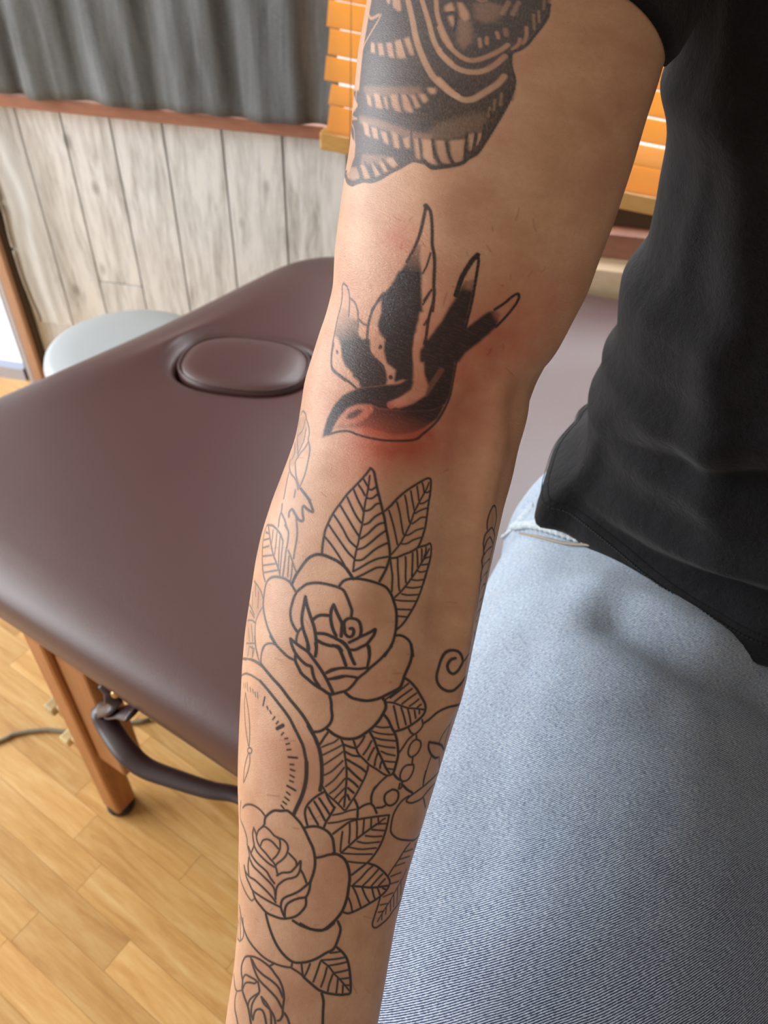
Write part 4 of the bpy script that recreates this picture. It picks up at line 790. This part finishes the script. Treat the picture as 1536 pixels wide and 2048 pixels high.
jm = bpy.data.meshes.new('jt'); bmesh.ops.recalc_face_normals(bm, faces=bm.faces); bm.to_mesh(jm); bm.free(); jo = bpy.data.objects.new('jt', jm); COL.objects.link(jo)
rm = jo.modifiers.new('r', 'REMESH'); rm.mode = 'VOXEL'; rm.voxel_size = .0055; rm.use_smooth_shade = True
sm = jo.modifiers.new('s', 'SMOOTH'); sm.factor = .6; sm.iterations = 14
dgr = bpy.context.evaluated_depsgraph_get(); jeans_me = bpy.data.meshes.new_from_object(jo.evaluated_get(dgr)); bpy.data.objects.remove(jo)
jeans_me.name = 'jeans'; J = np.zeros(len(jeans_me.vertices)*3); jeans_me.vertices.foreach_get('co', J); J = J.reshape(-1, 3); JN = np.zeros_like(J).ravel(); jeans_me.vertices.foreach_get('normal', JN); JN = JN.reshape(-1, 3)
def gpt(x, y, d): return at(x, y, d)
folds = [((1240,1240),(1330,1290),(1440,1350),(1540,1380),-.016,.018),((1200,1190),(1330,1235),(1450,1290),(1560,1330),.008,.02),((1330,1440),(1420,1480),(1500,1500),(1600,1510),-.004,.02),((1050,1300),(1000,1450),(960,1600),(930,1750),-.003,.02)]
PJ = proj(J); vis = JN@(-CF) > -.3
disp = np.zeros(len(J))
BV = BVHTree.FromPolygons([Vector(q) for q in J], [tuple(p.vertices) for p in jeans_me.polygons])
def hitj(x, y):
    d = Vector(ray(x, y)).normalized(); h = BV.ray_cast(Vector(CAM), d); return np.array(h[0]) if h[0] else None
for fo in folds:
    P = [hitj(*q) for q in spline([(a, b) for a, b in fo[:4]], n=6)]; P = [q for q in P if q is not None]
    if len(P) < 2: continue
    D = np.full(len(J), 9.)
    for a, b in zip(P[:-1], P[1:]):
        e = b-a; t = np.clip((J-a)@e/(e@e+1e-12), 0, 1); D = np.minimum(D, np.linalg.norm(J-a-t[:, None]*e, axis=1))
    disp += fo[4]*np.exp(-(D/fo[5])**2)
nzv = np.array([noise.noise(Vector(q)*9) for q in J]); disp += .0035*nzv
J += JN*disp[:, None]; jeans_me.vertices.foreach_set('co', (J-np.array(person.location)).ravel()); jeans_me.update()
jeans = bpy.data.objects.new('jeans', jeans_me); COL.objects.link(jeans); jeans.parent = person
k = Nt('denim'); g = k.n('NewGeometry'); P_ = g.outputs['Position']
def dt(vec): o = k.n('VectorMath', _operation='DOT_PRODUCT'); k.l(P_, o.inputs[0]); o.inputs[1].default_value = vec; return o.outputs['Value']
w1 = dt((-.35/.94, .80/.94, .35/.94)); w2 = dt((.90, .36, .25)); warp = k.noise(P_, 16, 2)
ph = k.math('ADD', k.math('MULTIPLY', w1, 2*math.pi/.00088), k.math('MULTIPLY', warp, 40))
tw = k.math('ADD', k.math('MULTIPLY', k.math('SINE', ph), .5), .5)
n2 = k.n('TexNoise'); cx = k.n('CombineXYZ'); k.l(k.math('MULTIPLY', w1, 1150), cx.inputs[0]); k.l(k.math('MULTIPLY', w2, 520), cx.inputs[1]); k.l(cx.outputs[0], n2.inputs['Vector']); n2.inputs['Scale'].default_value = 1; n2.inputs['Detail'].default_value = 3; n2.inputs['Roughness'].default_value = .7
thread = n2.outputs['Fac']; fade = k.noise(P_, 11, 5, .6); mot = k.noise(P_, 70, 4, .65)
ydep = dt((-.25, 1.0, .55)); wear = k.ramp(k.math('ADD', k.math('MULTIPLY', k.math('SUBTRACT', ydep, .56), 2.8), k.math('ADD', k.math('MULTIPLY', fade, .7), k.math('SUBTRACT', k.math('MULTIPLY', mot, .5), .3))), [(.15, (0, 0, 0)), (.85, (1, 1, 1))])
dk = k.mix(wear, S((32, 46, 78)), S((98, 126, 162))); lt = k.mix(wear, S((176, 188, 206)), S((206, 216, 220)))
blo = k.ramp(k.noise(P_, 34, 4, .7), [(.45, (0, 0, 0)), (.65, (1, 1, 1))]); lt = k.mix(k.math('MULTIPLY', blo, .35), lt, S((204, 204, 196))); dk = k.mix(k.math('MULTIPLY', blo, .3), dk, S((60, 92, 140)))
f = k.math('ADD', k.math('MULTIPLY', tw, .85), k.math('MULTIPLY', k.math('SUBTRACT', thread, .5), 1.9)); fr = k.ramp(f, [(.2, (0, 0, 0)), (.75, (1, 1, 1))])
k.l(k.mix(fr, dk, lt), k.b.inputs['Base Color']); k.set(Roughness=.85); k.b.inputs['Sheen Weight'].default_value = .15
k.l(k.bump(f, .0004, .6, k.bump(mot, .002, .35)), k.b.inputs['Normal']); DENIM = k.m; jeans_me.materials.clear(); jeans_me.materials.append(DENIM)
# seams and waistband, sewn on the jeans
k = Nt('pale_denim'); v = k.coord('Object'); k.l(k.mix(k.noise(v, 260, 3, .7), S((128, 150, 172)), S((214, 220, 214))), k.b.inputs['Base Color']); k.set(Roughness=.9); k.l(k.bump(k.noise(v, 300, 2), .001, .8), k.b.inputs['Normal']); PALE = k.m
THREAD = m_plain('ochre_thread', S((148, 136, 120)), .8)
def sewn(name, px, r, mat, lift=.0006, flat=.45, back_=0):
    P = [hitj(*q) for q in spline(px, n=14)]; P = [q for q in P if q is not None]
    if len(P) < 3: return
    P = [q+np.array([0, 0, lift])-CF*lift for q in P]; r = [r*(1+(.16 if r > .003 else 0)*math.sin(i*1.9)) for i in range(len(P))]
    keep(sweep(name, P, r, mat, None, 10, flat), person); bpy.data.objects[name]
sewn('pocket_seam', [(1034, 1052), (1075, 1050), (1120, 1060), (1170, 1074), (1230, 1084)], .0078, PALE, .0)
sewn('pocket_stitching', [(1040, 1068), (1080, 1076), (1130, 1088), (1180, 1092), (1230, 1098)], .0011, THREAD, .0008, 1)
sewn('side_seam', [(1068, 1012), (1040, 1040), (1010, 1075), (985, 1110)], .004, PALE, .0)

# ---- t-shirt
k = Nt('black_jersey'); g = k.n('NewGeometry'); f = k.noise(g.outputs['Position'], 900, 3, .7); lint = k.noise(g.outputs['Position'], 420, 2, .6)
mt = k.noise(g.outputs['Position'], 55, 5, .65); f = k.math('ADD', k.math('MULTIPLY', f, .5), k.math('MULTIPLY', mt, .5)); c = k.mix(k.ramp(f, [(.35, (0, 0, 0)), (.65, (1, 1, 1))]), S((6, 6, 9)), S((22, 22, 26))); c = k.mix(k.ramp(lint, [(.78, (0, 0, 0)), (.82, (1, 1, 1))]), c, S((90, 90, 96)))
k.l(c, k.b.inputs['Base Color']); k.set(Roughness=.92); k.b.inputs['Sheen Weight'].default_value = .07; k.b.inputs['Sheen Roughness'].default_value = .5; k.b.inputs['Specular IOR Level'].default_value = .25
k.l(k.bump(f, .0012, .8, k.bump(mt, .004, .5)), k.b.inputs['Normal']); JERSEY = k.m
SIL = np.array([(-400, 1400), (60, 1352), (165, 1318), (200, 1322), (232, 1331), (265, 1334), (300, 1330), (350, 1320), (410, 1310), (470, 1297), (505, 1268), (535, 1246), (590, 1237), (650, 1234), (658, 1200), (675, 1199), (700, 1204), (725, 1203), (760, 1182), (800, 1173), (845, 1177), (870, 1150), (900, 1118), (930, 1100), (980, 1085), (1000, 1074), (1025, 1070), (1045, 1078), (1100, 1078)], float)
YC = .43
def silx(z):
    x = .12
    for _ in range(12):
        px, py = proj(np.array([[x, YC, z]]))[0]; t_ = np.interp(py, SIL[:, 0], SIL[:, 1]); v_ = np.array([x, YC, z])-CAM; dz_ = v_@CF; x += (t_-px)*dz_/FPX*.8
    return x
ZH = .757; zs = np.concatenate([np.linspace(ZH, .80, 16), np.linspace(.803, 1.16, 120)]); nth = 240
xls = np.array([silx(z) for z in zs])
HC = np.array([.37, .47])
hemp = np.array([onz(x, y, ZH)[:2] for x, y in spline([(1150, 880), (1112, 925), (1092, 975), (1080, 1010), (1080, 1046), (1135, 1060), (1200, 1107), (1300, 1186), (1400, 1256), (1480, 1306), (1536, 1324), (1620, 1345), (1700, 1350)], n=6)])-HC
hang = np.arctan2(-hemp[:, 1], -hemp[:, 0]); hrad = np.hypot(hemp[:, 0], hemp[:, 1]); o_ = np.argsort(hang); hang, hrad = hang[o_], hrad[o_]
def shirt_rows():
    out = np.zeros((len(zs), nth, 3)); th = 2*np.pi*np.arange(nth)/nth; tw_ = (th+np.pi) % (2*np.pi)-np.pi
    ca, sa = np.cos(th), np.sin(th); fr_ = np.clip(sa, 0, 1)
    G_ = lambda v, w_: np.exp(-(v/w_)**2)
    for i, z in enumerate(zs):
        xl = xls[i]; xr = .57; rx = (xr-xl)/2; cx = (xr+xl)/2; ry = np.interp(z, [.757, .80, .9, 1.16], [.155, .15, .13, .13])
        X = cx-rx*ca; Y = YC-ry*sa
        # polar radius of the hem ring, carried up and let go
        ang = np.arctan2(-(Y-HC[1]), -(X-HC[0])); rr = np.hypot(X-HC[0], Y-HC[1]); rh = np.interp(ang, hang, hrad, left=0, right=0)
        inr = (ang > hang[0]) & (ang < hang[-1]+.3); rh = np.interp(ang, hang, hrad); bl_ = np.clip(1-(z-ZH)/.11, 0, 1)**1.3*np.clip((hang[-1]+.6-ang)/.6, 0, 1)*np.clip((ang-hang[0]+.25)/.25, 0, 1)
        f = 1+(rh/rr-1)*bl_
        d = .012*G_(th-.62+(z-.9)*1.6, .09) - .014*G_(th-.92+(z-.95)*1.3, .15) + .007*G_(th-.25-(z-.95)*.5, .06)*np.clip((z-.86)*10, 0, 1) + .008*G_(th-1.25+(z-.9)*2.2, .10)-.007*G_(th-1.05+(z-.9)*2.0, .07)
        lo = np.clip((.93-z)/.06, 0, 1)*np.clip((z-ZH-.004)/.02, 0, 1)
        d = d*np.clip((z-.80)/.06, 0, 1) + 1.45*lo*(.011*G_(z-.800-.03*sa+.012*np.sin(th*3), .010) - .009*G_(z-.782-.02*sa+.01*np.sin(th*3), .008) + .009*G_(z-.845-.07*sa, .013) - .008*G_(z-.826-.055*sa, .009) + .006*G_(z-.885-.05*th, .012))
        nz_r = np.array([noise.noise(Vector((a*16, b*16, z*12))) + .5*noise.noise(Vector((a*40, b*40, z*30))) for a, b in zip(X, Y)]); d = d+.0035*nz_r*np.clip((z-ZH)/.03, 0, 1)
        X = HC[0]+(X-HC[0])*f; Y = HC[1]+(Y-HC[1])*f
        out[i, :, 0] = X-d*ca*fr_; out[i, :, 1] = Y-d*fr_; out[i, :, 2] = z
    return out
for it in range(5):
    SR = shirt_rows(); pp = proj(SR.reshape(-1, 3)).reshape(len(zs), nth, 2)
    gap = pp[..., 0]-np.interp(pp[..., 1], SIL[:, 0], SIL[:, 1]); cor = gap.min(1)
    for i, z in enumerate(zs):
        q = int(np.argmin(gap[i])); dz_ = (SR[i, q]-CAM)@CF; w_ = np.clip((z-ZH-.015)/.03, 0, 1); xls[i] -= cor[i]*dz_/FPX*.9*w_
    xls = np.concatenate([xls[:1], (xls[:-2]+2*xls[1:-1]+xls[2:])/4, xls[-1:]])
SR = shirt_rows()
def shirt_pt(i, z, q): return tuple(SR[i, q % nth])
vs = [tuple(v_) for v_ in SR.reshape(-1, 3)]; fs = []
nlow = len(zs); zt, top = zs[-1], SR[-1]; ctop = np.array([.36, .45])
for f_, dz in ((.97, .03), (.90, .06), (.78, .09), (.62, .112), (.46, .128), (.34, .138), (.29, .146)):
    vs += [(ctop[0]+(q[0]-ctop[0])*f_, ctop[1]+(q[1]-ctop[1])*(f_ if f_ > .6 else f_+.12), zt+dz) for q in top]
nb = len(zs)+7
for i in range(nb-1):
    for q in range(nth): fs.append((i*nth+q, i*nth+(q+1) % nth, (i+1)*nth+(q+1) % nth, (i+1)*nth+q))
shirt = mesh('t_shirt', vs, fs, JERSEY); keep(shirt, person); so = shirt.modifiers.new('s', 'SOLIDIFY'); so.thickness = .0016; so.offset = -1
# doubled hem with its two rows of stitches
vs = []; fs = []
for j, (dz, o_) in enumerate(((.0, -.0005), (-.003, .0015), (0, .0026), (.018, .0024), (.0205, .0004))):
    for q in range(nth):
        x, y, z = shirt_pt(0, zs[0], q); zz = zs[0]+dz; i = int(np.argmin(abs(zs-max(zz, zs[0])))); x, y, z = shirt_pt(i, max(zz, zs[0]), q); th = 2*math.pi*q/nth
        vs.append((x-o_*math.cos(th), y-o_*math.sin(th), zz))
for j in range(4):
    for q in range(nth): fs.append((j*nth+q, j*nth+(q+1) % nth, (j+1)*nth+(q+1) % nth, (j+1)*nth+q))
keep(mesh('shirt_hem', vs, fs, JERSEY), person)
STM = m_plain('black_thread', S((14, 14, 16)), .7)
vs = []; fs = []
for q in range(0, nth, 1):
    for row in (.0165,):
        i = int(np.argmin(abs(zs-(zs[0]+row)))); a = np.array(shirt_pt(i, zs[0]+row, q)); b = np.array(shirt_pt(i, zs[0]+row, (q+1) % nth)); th = 2*math.pi*(q+.5)/nth; o_ = np.array([-math.cos(th), -math.sin(th), 0])*.0030
        for m0 in (.06, .56):
            p0, p1 = a+(b-a)*m0+o_, a+(b-a)*(m0+.34)+o_; n0 = len(vs); up_ = np.array([0, 0, .0007]); ou = o_/.003*.0006
            vs += [p0-up_, p1-up_, p1+up_, p0+up_, p0-up_+ou, p1-up_+ou, p1+up_+ou, p0+up_+ou]; fs += [(n0+4, n0+5, n0+6, n0+7), (n0, n0+1, n0+5, n0+4), (n0+3, n0+7, n0+6, n0+2), (n0, n0+4, n0+7, n0+3), (n0+1, n0+2, n0+6, n0+5)]
stch = keep(mesh('stitching', vs, fs, STM, None, False), person); stch['kind'] = 'stuff'
# sleeve around the upper arm, its hem dips on the body side
vs = []; fs = []; ns2 = 96; rows = 26
def syof(th):                                     # image row of the sleeve hem around the arm
    return -62+ 128*max(0, math.sin(th))**3.0 - 10*math.cos(th)
for r_ in range(rows):
    for q in range(ns2):
        th = 2*math.pi*q/ns2; y_h = syof(th); s_h = np.interp(y_h, mid[:, 1], sl); s = s_h - r_*.006
        s = np.array([max(s, .0005)]); A_, B_ = np.interp(s, sl, aa)[0], np.interp(s, sl, bb)[0]
        ext = min(.0, s_h-r_*.006)   # carry on towards the shoulder past the end of the arm mesh
        o_ = .0035+.010*min(1, r_/12)+.003*math.sin(th*5+r_*.25)*min(1, r_/5)
        if r_ == 0: o_ = .0015
        p = ip(Cc, s)[0]+ip(Nn, s)[0]*(A_+o_)*math.sin(th)+ip(Bn, s)[0]*(B_+o_)*math.cos(th); vs.append(p)
for r_ in range(rows-1):
    for q in range(ns2): fs.append((r_*ns2+q, r_*ns2+(q+1) % ns2, (r_+1)*ns2+(q+1) % ns2, (r_+1)*ns2+q))
sh_c = np.array([.215, .43, 1.215]); last = np.array(vs[(rows-1)*ns2:]); lc = last.mean(0)
for f_ in (.35, .7, 1.0):
    vs += [tuple((q-lc)*(1-.15*f_)+lc+(sh_c-lc)*f_) for q in last]
for r_ in range(rows-1, rows+2):
    for q in range(ns2): fs.append((r_*ns2+q, r_*ns2+(q+1) % ns2, (r_+1)*ns2+(q+1) % ns2, (r_+1)*ns2+q))
slv = keep(mesh('sleeve', vs, fs, JERSEY), person); so = slv.modifiers.new('s', 'SOLIDIFY'); so.thickness = .0018; so.offset = -1
